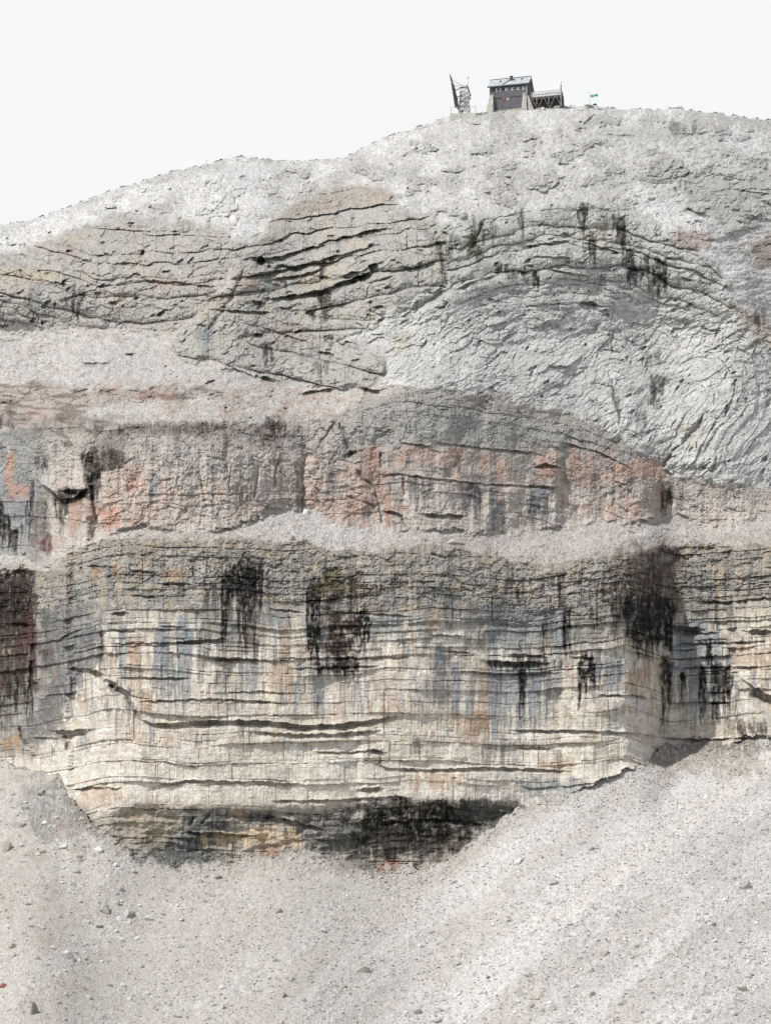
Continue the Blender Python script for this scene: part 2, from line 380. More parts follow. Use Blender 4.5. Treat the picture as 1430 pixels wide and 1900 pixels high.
smooths = ss(-0.3, 0.5, fbm(X/110, Yp/60, 3, 533)+0.1)
RS = outc*(crump*0.5+r4x*0.5+3)+g0*0.6+(g1*0.42+g2*0.42)*(1-0.5*smooths)+g3*0.30*ss(-0.1, 0.5, fbm(X/90, Yp/50, 3, 117))+fbm(X/22, Yp/9, 4, 119)*2.2

IS = np.clip(inv*0.9, 1.0, 3.2)
R0 *= IS; R2 *= IS; RS *= IS
fxx = X+fbm(X/30, Yp/30, 3, 511)*14; fyy = Yp+0.12*X+fbm(X/30, Yp/30, 3, 513)*9
mlo = np.clip(M_right*ss(570, 610, Yp), 0, 1)
ccx = np.where(mlo > .5, np.where(mf > .5, ry/46, (wpx+0.4*wpy)/40), fxx/26); ccy = np.where(mlo > .5, np.where(mf > .5, fold/9, (wpy+0.38*wpx-0.0)/10), fyy/11)
va, vb, vh = voro(ccx, ccy, 515); gate = ss(0.0, 0.5, fbm(X/34, Yp/22, 3, 517)+0.12)
vc, vd, vh2 = voro(fxx/9, fyy/5.5, 519); gate2 = ss(0.1, 0.6, fbm(X/22, Yp/15, 3, 521)+0.15)
fis = np.exp(-((vb-va)/0.055)**2)*gate+0.6*np.exp(-((vd-vc)/0.12)**2)*gate2
facet = g1*0.55+g2*0.25
topf3 = 1-ss(40, 130, Yp-C3[None])
BUT3 = curve([(-700,-12),(0,-12),(76,-11),(90,7),(164,5),(178,-12),(192,9),(250,15),(360,5),(470,9),(552,5),(563,-9),(578,11),(640,7),(690,-7),(708,-5),(745,7),(860,2),(980,6),(1030,11),(1048,0),(1130,8),(1212,11),(1232,-12),(1262,4),(1430,4),(2140,4)])
R3 = R3+np.interp((X+fbm(X/60, Yp/24, 3, 641)*9).ravel(), xs, BUT3).reshape(X.shape).astype(np.float32)*1.3*ss(10, 70, Yp-C3[None])
R3 = R3+bq30*(1.3+1.3*R3KN); R1 = R1+bq30*topf*3.2+b12*topf*1.3
tl = (RND[vh]-0.5)*3.0
R1 += facet*(0.18+1.0*topf)-fis*(0.8+4.5*topf)+tl*topf*0.7; R3 += facet*(0.6+0.8*topf3)-fis*(1.8+2.5*topf3)+tl*0.5; R4 += (facet*0.55-fis*3.0+tl*1.3)*rock4
R4 = R4+RS*(1-rock4)+RS*0.12*rock4
def soft(hi, lo, c, w): return hi+(lo-hi)*ss(-w, w, Yw-c)
REL = soft(R4, R3, C3[None]-6, 30)
REL = soft(REL, R2, C2[None], 5); REL = soft(REL, R1, C1[None]-wob*0.3+2, 9)
REL = np.where(reg == 0, R0, REL).astype(np.float32)
# whole cliffs stand a little proud of the ledges beneath them
REL += np.where(reg == 0, ss(46, 0, Yp-C0[None])*(g2*1.2+g1*0.6), 0)

# ------------------------------------------------------------------ drawn features: joints, overhangs, gullies
def seg_dist(pts, pad, taper=True, wig=2.0, seed=0):
    p = np.array(pts, dtype=np.float32)
    sl = window(p[:, 0].min()-pad, p[:, 1].min()-pad, p[:, 0].max()+pad, p[:, 1].max()+pad)
    U = X[sl]+pn(X[sl]/14, Yp[sl]/14, 200+seed)*wig; V = Yp[sl]+pn(X[sl]/14, Yp[sl]/14, 230+seed)*wig
    if U.size == 0: return sl, None, None, None
    best = np.full(U.shape, 1e9, np.float32); side = np.zeros(U.shape, np.float32); par = np.zeros(U.shape, np.float32)
    ln = np.hypot(*(p[1:]-p[:-1]).T); tot = ln.sum(); acc = 0
    for i in range(len(p)-1):
        e = p[i+1]-p[i]; t = np.clip(((U-p[i, 0])*e[0]+(V-p[i, 1])*e[1])/(e@e+1e-6), 0, 1)
        dx = U-p[i, 0]-t*e[0]; dy = V-p[i, 1]-t*e[1]; d = np.hypot(dx, dy)
        cr = (e[0]*dy-e[1]*dx)/ln[i]
        m = d < best
        best = np.where(m, d, best); side = np.where(m, cr, side); par = np.where(m, (acc+t*ln[i])/tot, par)
        acc += ln[i]
    return sl, best, side, par
CRK = np.zeros(X.shape, np.float32)
def ledge(w, depth, *pts):
    if 340 < pts[0][1] < 600 and pts[0][0] < 760: w, depth = w*1.25, depth*1.15
    """dark gap under an overhanging lip; points run left to right"""
    sl, d, s, t = seg_dist(pts, w*6+8, seed=len(pts))
    if d is None: return
    tp = np.clip(np.minimum(t, 1-t)*6+0.15, 0, 1)**0.7
    tp = tp*(0.55+0.6*np.clip(0.6+pn(X[sl]/25, Yp[sl]/25, 260), 0, 1))
    inside = ss(w*2.2, w*0.3, d)
    wl_ = w*0.5*tp
    below = (s > -wl_)
    rec = np.where(below, np.exp(-np.maximum(s-wl_, 0)/(w*1.3)), 0)*inside*tp
    lip = np.where(below, 0, np.exp((s+wl_)/(w*2.5)))*inside*tp
    REL[sl] += -depth*w*rec+0.9*w*lip
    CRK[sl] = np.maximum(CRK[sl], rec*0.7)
def joint(w, depth, *pts):
    sl, d, s, t = seg_dist(pts, w*3+6, seed=3)
    if d is None: return
    tp = np.clip(np.minimum(t, 1-t)*5+0.2, 0, 1)
    g = np.exp(-(d/(w*0.6*tp+0.3))**2)*tp
    REL[sl] -= depth*w*g
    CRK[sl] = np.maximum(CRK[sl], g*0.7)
# lower cliff
ledge(7,2.6,(262,1336),(280,1344),(300,1346),(350,1342),(420,1339),(500,1341),(560,1349),(620,1348),(680,1340),(728,1331))
ledge(5,2.4,(480,1360),(560,1365),(640,1362),(700,1356))
ledge(8,2.4,(128,1241),(160,1243),(192,1253))
ledge(9,2.2,(193,1262),(215,1272)); ledge(8,2,(214,1275),(240,1288))
joint(6,2,(205,1268),(214,1288)); joint(5,2,(232,1288),(250,1318),(262,1338))
ledge(9,2.4,(103,1358),(130,1360),(162,1356)); joint(10,2,(122,1362),(124,1378),(126,1395))
ledge(4,2.2,(383,1220),(420,1222),(480,1226)); ledge(5,2.2,(395,1221),(440,1226))
ledge(7,2.2,(900,1226),(930,1231),(960,1231),(1010,1231)); ledge(4,2,(945,1215),(1012,1219)); ledge(3,2,(1060,1220),(1100,1222))
ledge(6,2.2,(1165,1208),(1200,1219),(1242,1229))
ledge(8,2.4,(1243,1163),(1270,1168),(1298,1168)); ledge(3,2,(1262,1178),(1330,1174))
ledge(4,2.4,(1298,1117),(1350,1118),(1390,1113),(1435,1110)); ledge(7,2,(1385,1172),(1430,1172))
ledge(12,2,(1398,1278),(1415,1292),(1440,1300)); ledge(4,2,(1378,1262),(1400,1278))
ledge(4,2.2,(135,1466),(170,1463),(222,1463)); ledge(4,2.2,(282,1462),(300,1457),(350,1450),(480,1452),(560,1456))
ledge(4,2.2,(510,1487),(620,1486),(700,1481),(760,1480)); ledge(5,2.2,(668,1466),(706,1464))
ledge(4,2.2,(700,1418),(716,1427),(800,1430),(900,1426),(1000,1429),(1055,1432)); joint(3,2,(706,1402),(704,1418))
ledge(4,2.2,(1216,1368),(1290,1374),(1360,1372),(1440,1366)); ledge(4,2,(950,1355),(1000,1357),(1110,1358),(1180,1362),(1220,1369))
ledge(3,2.2,(585,1396),(640,1397),(708,1391)); ledge(5,2,(686,1394),(712,1396)); ledge(3,2,(960,1389),(1020,1388))
ledge(3,2.2,(690,1220),(756,1220)); ledge(3,2,(205,1168),(252,1172)); ledge(3,2,(300,1162),(345,1164)); ledge(3,2,(520,1222),(700,1221))
ledge(3,2,(540,1241),(700,1237)); ledge(3,2,(200,1195),(420,1192)); ledge(3,2,(330,1192),(420,1186))
ledge(3,2,(260,1302),(400,1298),(520,1304)); ledge(3,2,(220,1258),(350,1259)); ledge(3,2,(500,1130),(560,1136)); ledge(3,2,(640,1136),(760,1144))
ledge(3,2,(800,1178),(860,1182)); ledge(3,2,(820,1208),(870,1210)); ledge(3,2,(850,1246),(930,1252),(1040,1248))
ledge(3,2,(1110,1290),(1180,1292),(1230,1300)); ledge(3,2,(1240,1240),(1420,1238)); ledge(3,2,(1240,1305),(1360,1303)); ledge(3,2,(1250,1196),(1430,1190))
ledge(5,2,(165,1051),(200,1052)); ledge(5,2,(243,1060),(285,1061)); ledge(3,2,(300,1082),(345,1084)); ledge(3,2,(245,1105),(290,1108))
ledge(3,2,(110,1185),(150,1168)); ledge(5,2,(205,1139),(235,1138)); ledge(3,2,(80,1292),(140,1285)); ledge(3,2,(0,1160),(30,1156),(62,1162)); ledge(3,2,(60,1370),(110,1372))
for pts in [((188,1165),(192,1200),(186,1255)),((1228,1212),(1240,1240),(1238,1290),(1226,1330),(1222,1372)),((62,1170),(58,1250),(50,1330)),((36,1345),(42,1372),(56,1388))]:
    joint(5,1.8,*pts)
joint(4,1.6,(1048,1130),(1050,1180),(1052,1228)); joint(3,1.6,(1007,1150),(1010,1230)); joint(3,1.6,(536,1140),(540,1170))
# foot hollow
ledge(5,2,(330,1545),(400,1548),(470,1552)); ledge(6,2,(480,1512),(520,1520),(600,1540)); joint(4,2,(390,1510),(372,1530)); joint(4,2,(360,1516),(352,1534)); ledge(4,2,(690,1530),(800,1520),(900,1530))
# middle cliff
ledge(9,2.6,(76,898),(98,918),(112,932),(140,926),(165,908)); ledge(9,1.8,(120,912),(150,912),(167,908))
joint(5,2,(104,925),(108,960),(126,985)); joint(4,2,(172,895),(176,950),(186,990)); joint(3,2,(86,920),(84,970),(92,1030)); joint(8,1.5,(164,880),(174,930))
joint(7,2,(630,785),(636,800),(650,840),(660,852)); joint(5,1.8,(614,780),(625,792)); ledge(7,2,(645,842),(662,838)); joint(5,2,(662,870),(674,890),(690,898)); joint(4,2,(590,830),(600,815),(625,780))
joint(3,2,(695,900),(705,950),(712,980)); ledge(5,2.4,(712,950),(735,952),(748,960)); ledge(5,2.4,(783,953),(810,956),(860,958)); joint(3,2,(706,838),(708,872)); joint(3,2,(745,960),(754,980)); joint(3,2,(748,882),(750,920))
ledge(3,2,(700,882),(745,880),(800,888),(900,898)); ledge(3,1.8,(745,822),(800,828)); ledge(3,1.8,(800,820),(900,832),(1000,842)); ledge(3,1.8,(900,898),(1040,905)); ledge(3,1.8,(1040,820),(1110,840),(1170,868))
joint(3,2,(562,900),(560,960)); joint(4,2,(1225,910),(1228,945)); joint(5,1.8,(1240,912),(1246,940)); ledge(4,2,(988,868),(1010,862),(1040,868))
joint(3,2,(640,920),(700,940)); joint(3,2,(515,850),(510,905)); joint(3,2,(480,870),(470,930)); joint(3,2,(372,880),(380,930)); joint(2,2,(430,860),(425,915)); 
# upper rocks
ledge(5,2.6,(466,482),(482,484),(520,478),(560,466),(600,456)); ledge(5,2.4,(585,455),(630,444),(690,430),(722,424)); ledge(9,2,(478,480),(492,484))
ledge(4,2.2,(450,513),(520,503),(575,488),(640,472),(700,455)); ledge(4,2.2,(500,520),(560,512),(600,498)); ledge(6,2.4,(468,560),(485,561))
ledge(6,2.4,(500,556),(540,551),(600,541),(640,524),(690,508)); ledge(5,2.4,(636,512),(668,504)); ledge(7,2,(665,518),(688,508)); ledge(3,2,(680,526),(730,512)); ledge(4,2.2,(620,528),(665,522))
ledge(3,2,(392,574),(440,578),(500,580)); ledge(3,2,(520,571),(542,570)); ledge(3,2,(258,521),(320,524),(396,532)); joint(4,2,(530,522),(533,540)); joint(4,2,(600,488),(598,520)); joint(3,2,(560,430),(572,448))
ledge(6,2,(470,621),(488,623)); ledge(3,2,(490,608),(540,625),(570,635)); ledge(5,2.4,(588,652),(610,657),(622,662)); ledge(3,2,(640,632),(665,640)); ledge(5,2,(560,731),(580,727),(620,722))
ledge(8,2.4,(676,722),(690,726),(706,724)); ledge(6,2.4,(484,700),(498,703),(514,707)); ledge(4,2,(380,712),(398,706)); ledge(3,2,(420,676),(470,700))
ledge(9,2,(684,498),(700,490)); joint(9,1.3,(812,448),(822,478),(826,500),(832,535)); joint(8,1.2,(748,395),(790,425),(812,450)); joint(10,1.0,(832,536),(800,556),(760,575)); joint(7,1.4,(868,470),(884,440),(900,405)); joint(6,1.4,(455,492),(440,530),(415,575),(380,620)); joint(4,2,(895,410),(885,440)); joint(4,2,(960,400),(972,430))
ledge(5,2.4,(1072,562),(1090,562),(1108,566)); ledge(4,2,(850,536),(880,522),(920,512)); joint(5,2,(822,572),(829,562)); ledge(3,1.8,(1020,500),(1060,508),(1090,512)); ledge(3,1.8,(985,476),(1060,478)); ledge(3,1.8,(1080,448),(1150,470)); ledge(3,2,(970,458),(1060,446))
joint(8,2.2,(1302,772),(1296,790),(1276,812),(1262,826)); joint(4,2,(1262,826),(1245,838)); joint(6,2.2,(1246,840),(1236,852),(1228,870)); joint(4,2,(1338,786),(1325,806),(1302,846)); joint(3,2,(1362,806),(1346,838)); joint(4,2,(1332,846),(1316,880))
joint(4,2,(1384,738),(1384,750)); joint(3,2,(1347,750),(1346,775)); joint(3,2,(1326,730),(1325,755)); joint(5,1.8,(1152,760),(1148,790)); joint(4,2,(1134,700),(1140,740),(1150,775)); joint(3,2,(1416,852),(1422,854)); joint(3,2,(1232,872),(1250,884)); joint(3,2,(1124,790),(1130,782))
joint(6,1.8,(38,500),(44,516)); ledge(6,2,(262,467),(268,468)); ledge(3,2,(100,524),(124,528)); joint(3,2,(28,590),(26,600)); ledge(4,2,(90,432),(96,430)); ledge(4,2,(320,470),(322,471))
ledge(5,2,(152,672),(162,676),(200,674)); ledge(4,2,(232,658),(248,656)); joint(4,2,(418,323),(410,336)); ledge(4,2,(445,328),(456,326)); joint(3,2,(405,335),(398,342))
joint(5,2,(1254,345),(1256,358)); joint(4,2,(1272,338),(1274,355)); joint(5,2,(1282,352),(1286,364)); joint(3,2,(1264,332),(1262,350)); ledge(3,2,(1240,247),(1290,250)); ledge(3,2,(1118,250),(1180,252)); ledge(3,2,(1360,352),(1430,360)); ledge(4,2,(1088,200),(1104,200))
# scattered short joints give the crumpled slopes their dark ticks
rr = random.Random(5)
for i in range(620):
    x = rr.uniform(0, 1430); y = rr.uniform(240, 900)
    jj, ii = jy(y), jx(x)
    if reg[jj, ii] != 4 or y < SKY[ii]+25: continue
    onrock = rock4[jj, ii] > 0.5
    if not onrock and rr.random() < 0.5: continue
    l = rr.uniform(4, 16) if onrock else rr.uniform(3, 7)
    an = {True: rr.gauss(-0.2, 0.35), False: rr.gauss(-0.3, 0.6)}[onrock]
    if M_right[jj, ii] > 0.5 and y > 600: an = rr.gauss(-0.5, 0.6) if x < 1180 else rr.gauss(-1.0, 0.3)
    dx, dy = math.cos(an)*l/2, math.sin(an)*l/2
    ledge(rr.uniform(1.8, 3.6), 2.0, (x-dx, y-dy), (x+dx, y+dy))

# ------------------------------------------------------------------ rock colour (what the stone itself is stained with, plus a painted dark contact)
C = np.zeros(X.shape+(3,), np.float32)
def mix(c, m):
    global C
    m = np.clip(m, 0, 1)[..., None]
    C = C*(1-m)+np.asarray(c, np.float32)*m
def rnd_gain(h, amt): return (1+amt*(RND[h]-0.5))[..., None]
# upper rubble
C[:] = A(206, 204, 200)
mix(A(190, 188, 183), ss(-0.1, 0.6, fbm(X/90, Yp/60, 3, 301)))
mix(A(222, 221, 219), ss(0.2, 0.7, fbm(X/70, Yp/60, 3, 303))*0.7)
mix(A(182, 180, 174), outc*0.8)
bright4 = poly_mask([(340,360),(420,300),(520,305),(480,430),(430,430),(350,395)], 20)+poly_mask([(1160,330),(1240,370),(1330,430),(1430,640),(1380,640),(1300,470),(1180,400)], 16)+poly_mask([(0,440),(130,390),(330,330),(350,350),(130,420),(0,465)], 10)
mix(A(228, 227, 226), bright4*0.6)
rk = np.zeros(X.shape+(3,), np.float32)
def put(m, c):
    global C
    mix(A(*c), m)
put(M_left*0.95, (184,179,170)); put(M_mid*0.95, (184,181,172)); put(M_right*0.92, (211,210,206))
put(M_right*ss(-0.1, 0.5, fbm(wpx/70, wpy/40, 4, 305))*0.55, (192,192,189)); put(M_right*ss(0.1, 0.5, fbm(wpx/45, wpy/25, 3, 307))*0.6, (224,224,222))
put(M_right*(1-M_mid)*(1-ss(520, 610, Yp+wob*2.5))*0.75, (192,191,185)); put(M_mid*ss(0, 0.5, fbm(X/60, S4m/14, 3, 309))*0.5, (176,176,170)); put(M_left*ss(0, 0.6, fbm(X/80, S4l/14, 3, 311))*0.5, (174,172,166))
put(M_mid*ss(0.2, 0.6, fbm(X/20, Yp/50, 3, 313))*0.4, (200,186,160)); put(M_left*ss(0.2, 0.6, fbm(X/60, Yp/50, 3, 315))*0.5, (196,178,158))
put(M_lowleft*(1-M_lowscree)*0.9, (180,166,154)); put(M_lowleft*(1-M_lowscree)*ss(0, 0.4, fbm(X/50, Yp/10, 3, 317))*0.8, (130,116,104))
put(M_lowscree*0.9, (196,187,177)); midz = (reg == 4)*(1-rock4)*ss(590, 620, Yp)
put(midz*0.85, (197,192,186)); put(midz*ss(0, 0.5, fbm(X/70, Yp/22, 4, 541))*0.6, (188,180,168)); put(midz*ss(240, 330, X)*ss(690, 715, Yp)*ss(-0.1, 0.3, fbm(X/50, Yp/16, 3, 543))*0.7, (190,168,152)); put(np.clip(M_top1+M_top2, 0, 1)*0.6, (186,184,178)); put(M_red1*(0.35+0.45*ss(-.3, .3, fbm(X/22, Yp/10, 4, 671))), (178,160,144)); put(M_r3*0.8, (168,146,134)); put(M_r4*0.6, (196,180,160))
hs = np.where(rock4 > 0.5, hc4s, hg1)
# middle cliff
m3 = (reg == 3); m3f = m3.astype(np.float32)
put(m3f, (206,195,183))
put(m3f*ss(-0.3, 0.5, fbm(X/70, Yp/50, 4, 321))*0.6, (208,194,181))
put(m3f*ss(0.0, 0.5, fbm(X/50, Yp/60, 4, 323))*0.6, (188,178,168))
t3 = (Yp-arch-C3[None]*0-0)
gz = ss(560, 660, X)*(1-ss(1150, 1240, X))
put(m3f*gz*(1-ss(870, 905, Yp-arch*0.6+fbm(X/16, Yp/40, 2, 325)*26))*0.85, (166,165,160))
put(m3f*(1-ss(200, 560, X)*0.0)*(1-gz)*(1-ss(825, 850, Yp+wob))*0.7, (180,172,162))
put(m3f*(1-ss(20, 50, Yp-C3[None]+wob*1.5))*0.5, (180,170,158))
vs = pn(X/9, Yp/160, 331)+0.7*pn(X/3.6, Yp/90, 333)+0.35*pn(X/1.8, Yp/50, 335)
vs2 = pn(X/22, Yp/260, 337)+0.5*pn(X/7, Yp/120, 339)
put(m3f*gz*ss(0.1, 0.55, vs2)*ss(820, 880, Yp)*0.9, (132,136,138)); put(m3f*ss(0.25, 0.6, vs)*0.45, (158,162,164))
put(m3f*ss(0.2, 0.7, fbm(X/18, Yp/34, 3, 341))*ss(820, 860, Yp)*0.3, (198,164,144))
put(m3f*(1-ss(60, 100, X))*0.8, (158,160,160))
# lower cliff
m1f = m1.astype(np.float32)
put(m1f, (230,218,198))
put(m1f*ss(-0.1, 0.5, fbm(X/60, Yp/40, 4, 351))*0.6, (222,204,180)); put(m1f*ss(0.1, 0.6, fbm(X/40, Yp/60, 4, 353))*0.8, (242,236,224))
put(m1f*ss(0.15, 0.5, fbm(X/14, Yp/26, 4, 354))*0.5, (190,158,122))
strp = RND[PERM[id1 & 1023]]
put(m1f*(strp[...] > 0.6)*0.35, (228,224,206)); put(m1f*(RND2[PERM[id1 & 1023]] > 0.7)*0.45, (208,196,170)); put(m1f*(RND3[PERM[id1c & 1023]] > 0.75)*0.3, (186,176,156))
put(m1f*ss(1385, 1440, Yp)*(1-ss(1470, 1500, Yp))*0.45, (234,228,214))
put(m1f*ss(0.2, 0.4, vs)*(1-ss(1330, 1420, Yp))*0.5, (198,196,190))
# grey weathered zone of its top
gl = curve([(-700,1400),(0,1400),(60,1400),(110,1290),(160,1200),(200,1150),(260,1130),(360,1145),(420,1200),(470,1215),(500,1150),(560,1130),(600,1150),(680,1140),(800,1145),(860,1150),(900,1190),(1000,1200),(1060,1205),(1120,1190),(1180,1170),(1250,1150),(1330,1150),(1380,1120),(1430,1115),(2140,1110)])[None]
edge = Yp+vs*22+fbm(X/30, Yp/20, 3, 361)*12
put(m1f*(1-ss(-14, 22, edge-gl))*0.93, (156,153,146))
put(m1f*(1-ss(-14, 22, edge-gl))*ss(-0.1, 0.5, fbm(X/50, Yp/14, 4, 363))*0.6, (194,187,171)); put(m1f*(1-ss(0, 60, Yp-C1[None]+wob*2))*0.6, (172,160,142))
put(m1f*(1-ss(-14, 22, edge-gl))*ss(0.2, 0.6, vs)*0.5, (112,113,112))
put(m1f*(1-ss(-14, 22, edge-gl))*ss(0.3, 0.7, fbm(X/30, Yp/20, 4, 365))*0.5, (200,172,124))
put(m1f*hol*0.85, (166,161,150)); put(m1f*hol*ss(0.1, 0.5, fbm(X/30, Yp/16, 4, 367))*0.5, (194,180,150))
# ledge and foreground rubble
m2f = (reg == 2).astype(np.float32); m0f = (reg == 0).astype(np.float32)
put(m2f, (197,190,182)); put(m2f*(1-ss(0, 16, np.abs(Yp-C1[None]+6)+wob))*0.5, (180,168,154)); put(m2f*ss(0, 0.6, fbm(X/50, Yp/16, 3, 371))*0.5, (190,180,170)); put(m2f*ss(430,520,X)*(1-ss(640,740,X))*0.45, (214,211,206))
put(m0f, (204,199,190)); put(m0f*(1-ss(0, 46, Yp-C0[None]+fbm(X/24, Yp/16, 3, 561)*26))*0.55, (176,166,152))  # dark contact along the cliff foot is painted into the scree colour
put(m0f*smooth0*(1-right*0.6)*0.7, (200,193,182)); put(m0f*ss(0.1, 0.5, fbm(fy/28, fx/260, 3, 535))*right*0.5, (196,190,182))
put(m0f*ss(-0.2, 0.5, fbm(fy/60, fx/260, 3, 375))*right*0.7, (216,214,211)); put(m0f*ss(-0.1, 0.7, fbm(fy/110, fx/300, 4, 377))*(1-right*0.6)*0.6, (194,186,173))
put(m0f*ss(0.1, 0.8, fbm(X/90, Yp/60, 3, 379))*(1-right)*0.4, (190,182,171)); rgt = ss(-420, 60, X-1430+(Yp-1450)*0.95+120)
st0 = fbm((fy+fbm(X/200, Yp/200, 3, 557)*40)/64, fx/760, 3, 551); st1 = fbm(fy/13, fx/420, 2, 553)
put(m0f*rgt*0.55, (210,207,203)); put(m0f*rgt*ss(-0.05, 0.35, st0)*0.5, (222,220,216)); put(m0f*(0.35+0.65*rgt)*ss(0.0, 0.4, -st0)*0.45, (196,189,180)); put(m0f*rgt*ss(0.1, 0.7, st1+st0*.5)*0.25, (230,229,227))
gly = np.abs(fy-(1430*0.6+1425*0.8)+18-6*pn(fx/90, fy*0, 555)); put(m0f*(1-ss(10, 30, gly))*ss(940, 1040, X)*0.7, (222,216,207))

# ---- stains: streaky patches that hang from the beds
streak_a = pn(X/3.1, Yp/55, 401)+0.7*pn(X/7, Yp/90, 403)+0.4*pn(X/1.7, Yp/22, 405)
patchn = fbm(X/10, Yp/9, 4, 407)
drng = random.Random(99)
def stain(c, k, *boxes, rag=14, thr=0.0, patchy=0.3, region=None):
    """each box: x0,y0,x1,y1,opacity. Streaky below, ragged at its sides"""
    cc = A(*c)
    for (x0, y0, x1, y1, op) in boxes:
        sl = window(x0-30, y0-40, x1+30, y1+50)
        U = X[sl]; V = Yp[sl]; st = streak_a[sl]; pa = patchn[sl]
        if U.size == 0: continue
        if k <= 0.5:
            cx, cy, rx, ry = (x0+x1)/2, (y0+y1)/2, (x1-x0)/2+3, (y1-y0)/2+4
            big = fbm(U/26, V/26, 3, 417)
            dd = (np.abs((U-cx)/rx)**2.6+np.abs((V-cy)/ry)**2.6)**(1/2.6)
            m = op*(1-ss(0.62, 1.18, dd+big*0.42+pa*0.22+np.maximum(V-cy, 0)/ry*st*0.2))*(0.6+0.4*ss(thr-0.2, thr+0.3, st+pa))*(1-0.55*ss(.25, .5, fbm(U/7, V/12, 3, 663)))
        else:
            m = np.zeros(U.shape, np.float32); wd_ = x1-x0; ht = y1-y0
            n_ = int(wd_/3.0*(1.7 if op > .8 else 1.0)+1.5)
            xl = U[0]
            for q in range(n_):
                xc = drng.uniform(x0, x1) if n_ > 2 else x0+(q+.5)*wd_/n_
                w_ = drng.uniform(1.1, 3.8)*min(1.3, .45+wd_/22)
                c0_ = abs((xc-(x0+x1)/2)/(wd_/2+1e-3)); ya = y0-8+drng.uniform(-6, 10)+c0_*drng.uniform(0, .3)*ht; yb_ = y0+ht*(drng.uniform(.3, 1.2) if thr >= -.05 else drng.uniform(.5, 1.2))*(1-.3*c0_*drng.random()); ya = min(ya+abs(drng.gauss(0, .10))*ht*(q % 3 == 0), yb_-5)
                i0, i1 = np.searchsorted(xl, xc-w_*2-4), np.searchsorted(xl, xc+w_*2+4)
                if i1-i0 < 1: continue
                u = U[:, i0:i1]; v = V[:, i0:i1]; tq = np.clip((v-ya)/max(yb_-ya, 4), 0, 1)
                ww = w_*(1.1-.6*tq)*(1+.35*pn(v/9, u*0+xc, 421))
                dq = np.abs(u+pn(v/26, u*0+xc*.37, 419)*2.4-xc)/ww
                z = (1-ss(.8, 1.2, dq))*ss(ya-5, ya+4, v+pa[:, i0:i1]*6)*(1-ss(.72, 1.0, (v-ya)/max(yb_-ya, 4)+pa[:, i0:i1]*.12))*drng.uniform(.6, 1.0)
                m[:, i0:i1] = 1-(1-m[:, i0:i1])*(1-z)
            if wd_ > 12 and sum(c) < 330: m = m*(1-0.6*ss(.2, .5, fbm(U/6, V/16, 3, 661)*(1-.25*m)))
            m = np.minimum(m*op*1.12, 1)*(0.72+0.28*ss(-.35, .05, pa+st*.35))
        if region is not None: m = m*np.isin(reg[sl], region)
        C[sl] = C[sl]*(1-m[..., None])+cc*m[..., None]
BLK = (38,34,32); BRN = (92,74,64); BLU = (143,150,155); OCH = (196,152,104); RED = (196,150,128); DGR = (112,112,112)
stain((216,182,158),.3,(560,840,740,980,.5),(690,830,1000,905,.28),(960,835,1150,910,.33),(1120,850,1250,905,.38),(180,860,330,985,.45),(225,900,560,975,.2),(1100,910,1240,975,.35), thr=-.5, patchy=.9, region=[3])
# runs that start from the joints everywhere on the two walls
for q in range(900):
    x = drng.uniform(0, 1430); y = drng.uniform(1040, 1400) if q % 2 else drng.uniform(1130, 1290); j_, i_ = jy(y), jx(x)
    if reg[j_, i_] != 1: continue
    pale = y > 1160
    cc_ = drng.choice([(148,154,160),(128,134,140),(196,160,120),(236,228,214),(176,150,120),(120,124,128)]) if pale else drng.choice([(110,108,104),(186,182,170),(84,80,76),(196,170,130)])
    w_ = drng.uniform(1, 9); l_ = drng.uniform(14, 110)*(0.55 if y > 1300 else 1)
    stain(cc_, 1, (x, y, x+w_, y+l_, drng.uniform(.35, .8)), region=[1])
for q in range(240):
    x = drng.uniform(0, 1300); y = drng.uniform(800, 950); j_, i_ = jy(y), jx(x)
    if reg[j_, i_] != 3: continue
    cc_ = drng.choice([(138,142,144),(150,152,152),(212,200,188),(200,150,122),(118,112,108)])
    w_ = drng.uniform(1, 12); stain(cc_, 1, (x, y, x+w_, y+drng.uniform(30, 120), drng.uniform(.35, .75)), region=[3])
# lower cliff: blue-grey runs
stain(BLU,1,(222,1160,240,1285,.8),(288,1160,312,1330,.85),(328,1150,356,1335,.9),(413,1235,425,1310,.8),(458,1240,482,1300,.8),(474,1340,486,1400,.6),(508,1140,540,1230,.6),(545,1235,600,1335,.8),(606,1230,650,1270,.6),(680,1148,748,1205,.8),(760,1150,800,1210,.6),(808,1200,830,1330,.85),(838,1235,852,1345,.9),(866,1290,878,1380,.8),(905,1130,1050,1240,.85),(905,1240,1000,1390,.85),(990,1240,1045,1330,.8),(1100,1225,1152,1295,.9),(1240,1180,1290,1230,.7),(1240,1160,1355,1360,.85),(130,1250,150,1290,.8),(140,1370,168,1400,.7),(250,1170,262,1260,.4), region=[1])
stain((150,152,152),1,(820,1120,910,1200,.6),(905,1380,960,1440,.7),(560,1140,600,1200,.6),(480,1140,520,1180,.6),(1290,1380,1340,1400,.5), region=[1])
stain((148,152,154),0.3,(948,1446,1095,1484,.95), patchy=.6, thr=-.4, region=[1])
stain(OCH,1,(240,1180,262,1290,.7),(255,1290,280,1330,.5),(520,1160,536,1250,.5),(500,1240,545,1330,.55),(700,1290,740,1330,.5),(795,1145,812,1200,.6),(844,1330,905,1390,.6),(880,1250,905,1400,.65),(760,1440,860,1478,.6),(1170,1240,1225,1300,.6),(1000,1410,1060,1450,.5),(265,1400,280,1440,.5),(0,1370,40,1400,.8),(690,1265,730,1300,.4),(150,1470,240,1500,.5),(1352,1200,1430,1260,.45),(255,1052,262,1090,.7),(170,1055,186,1090,.8),(300,1068,345,1082,.8),(210,1045,225,1085,.5), region=[1])
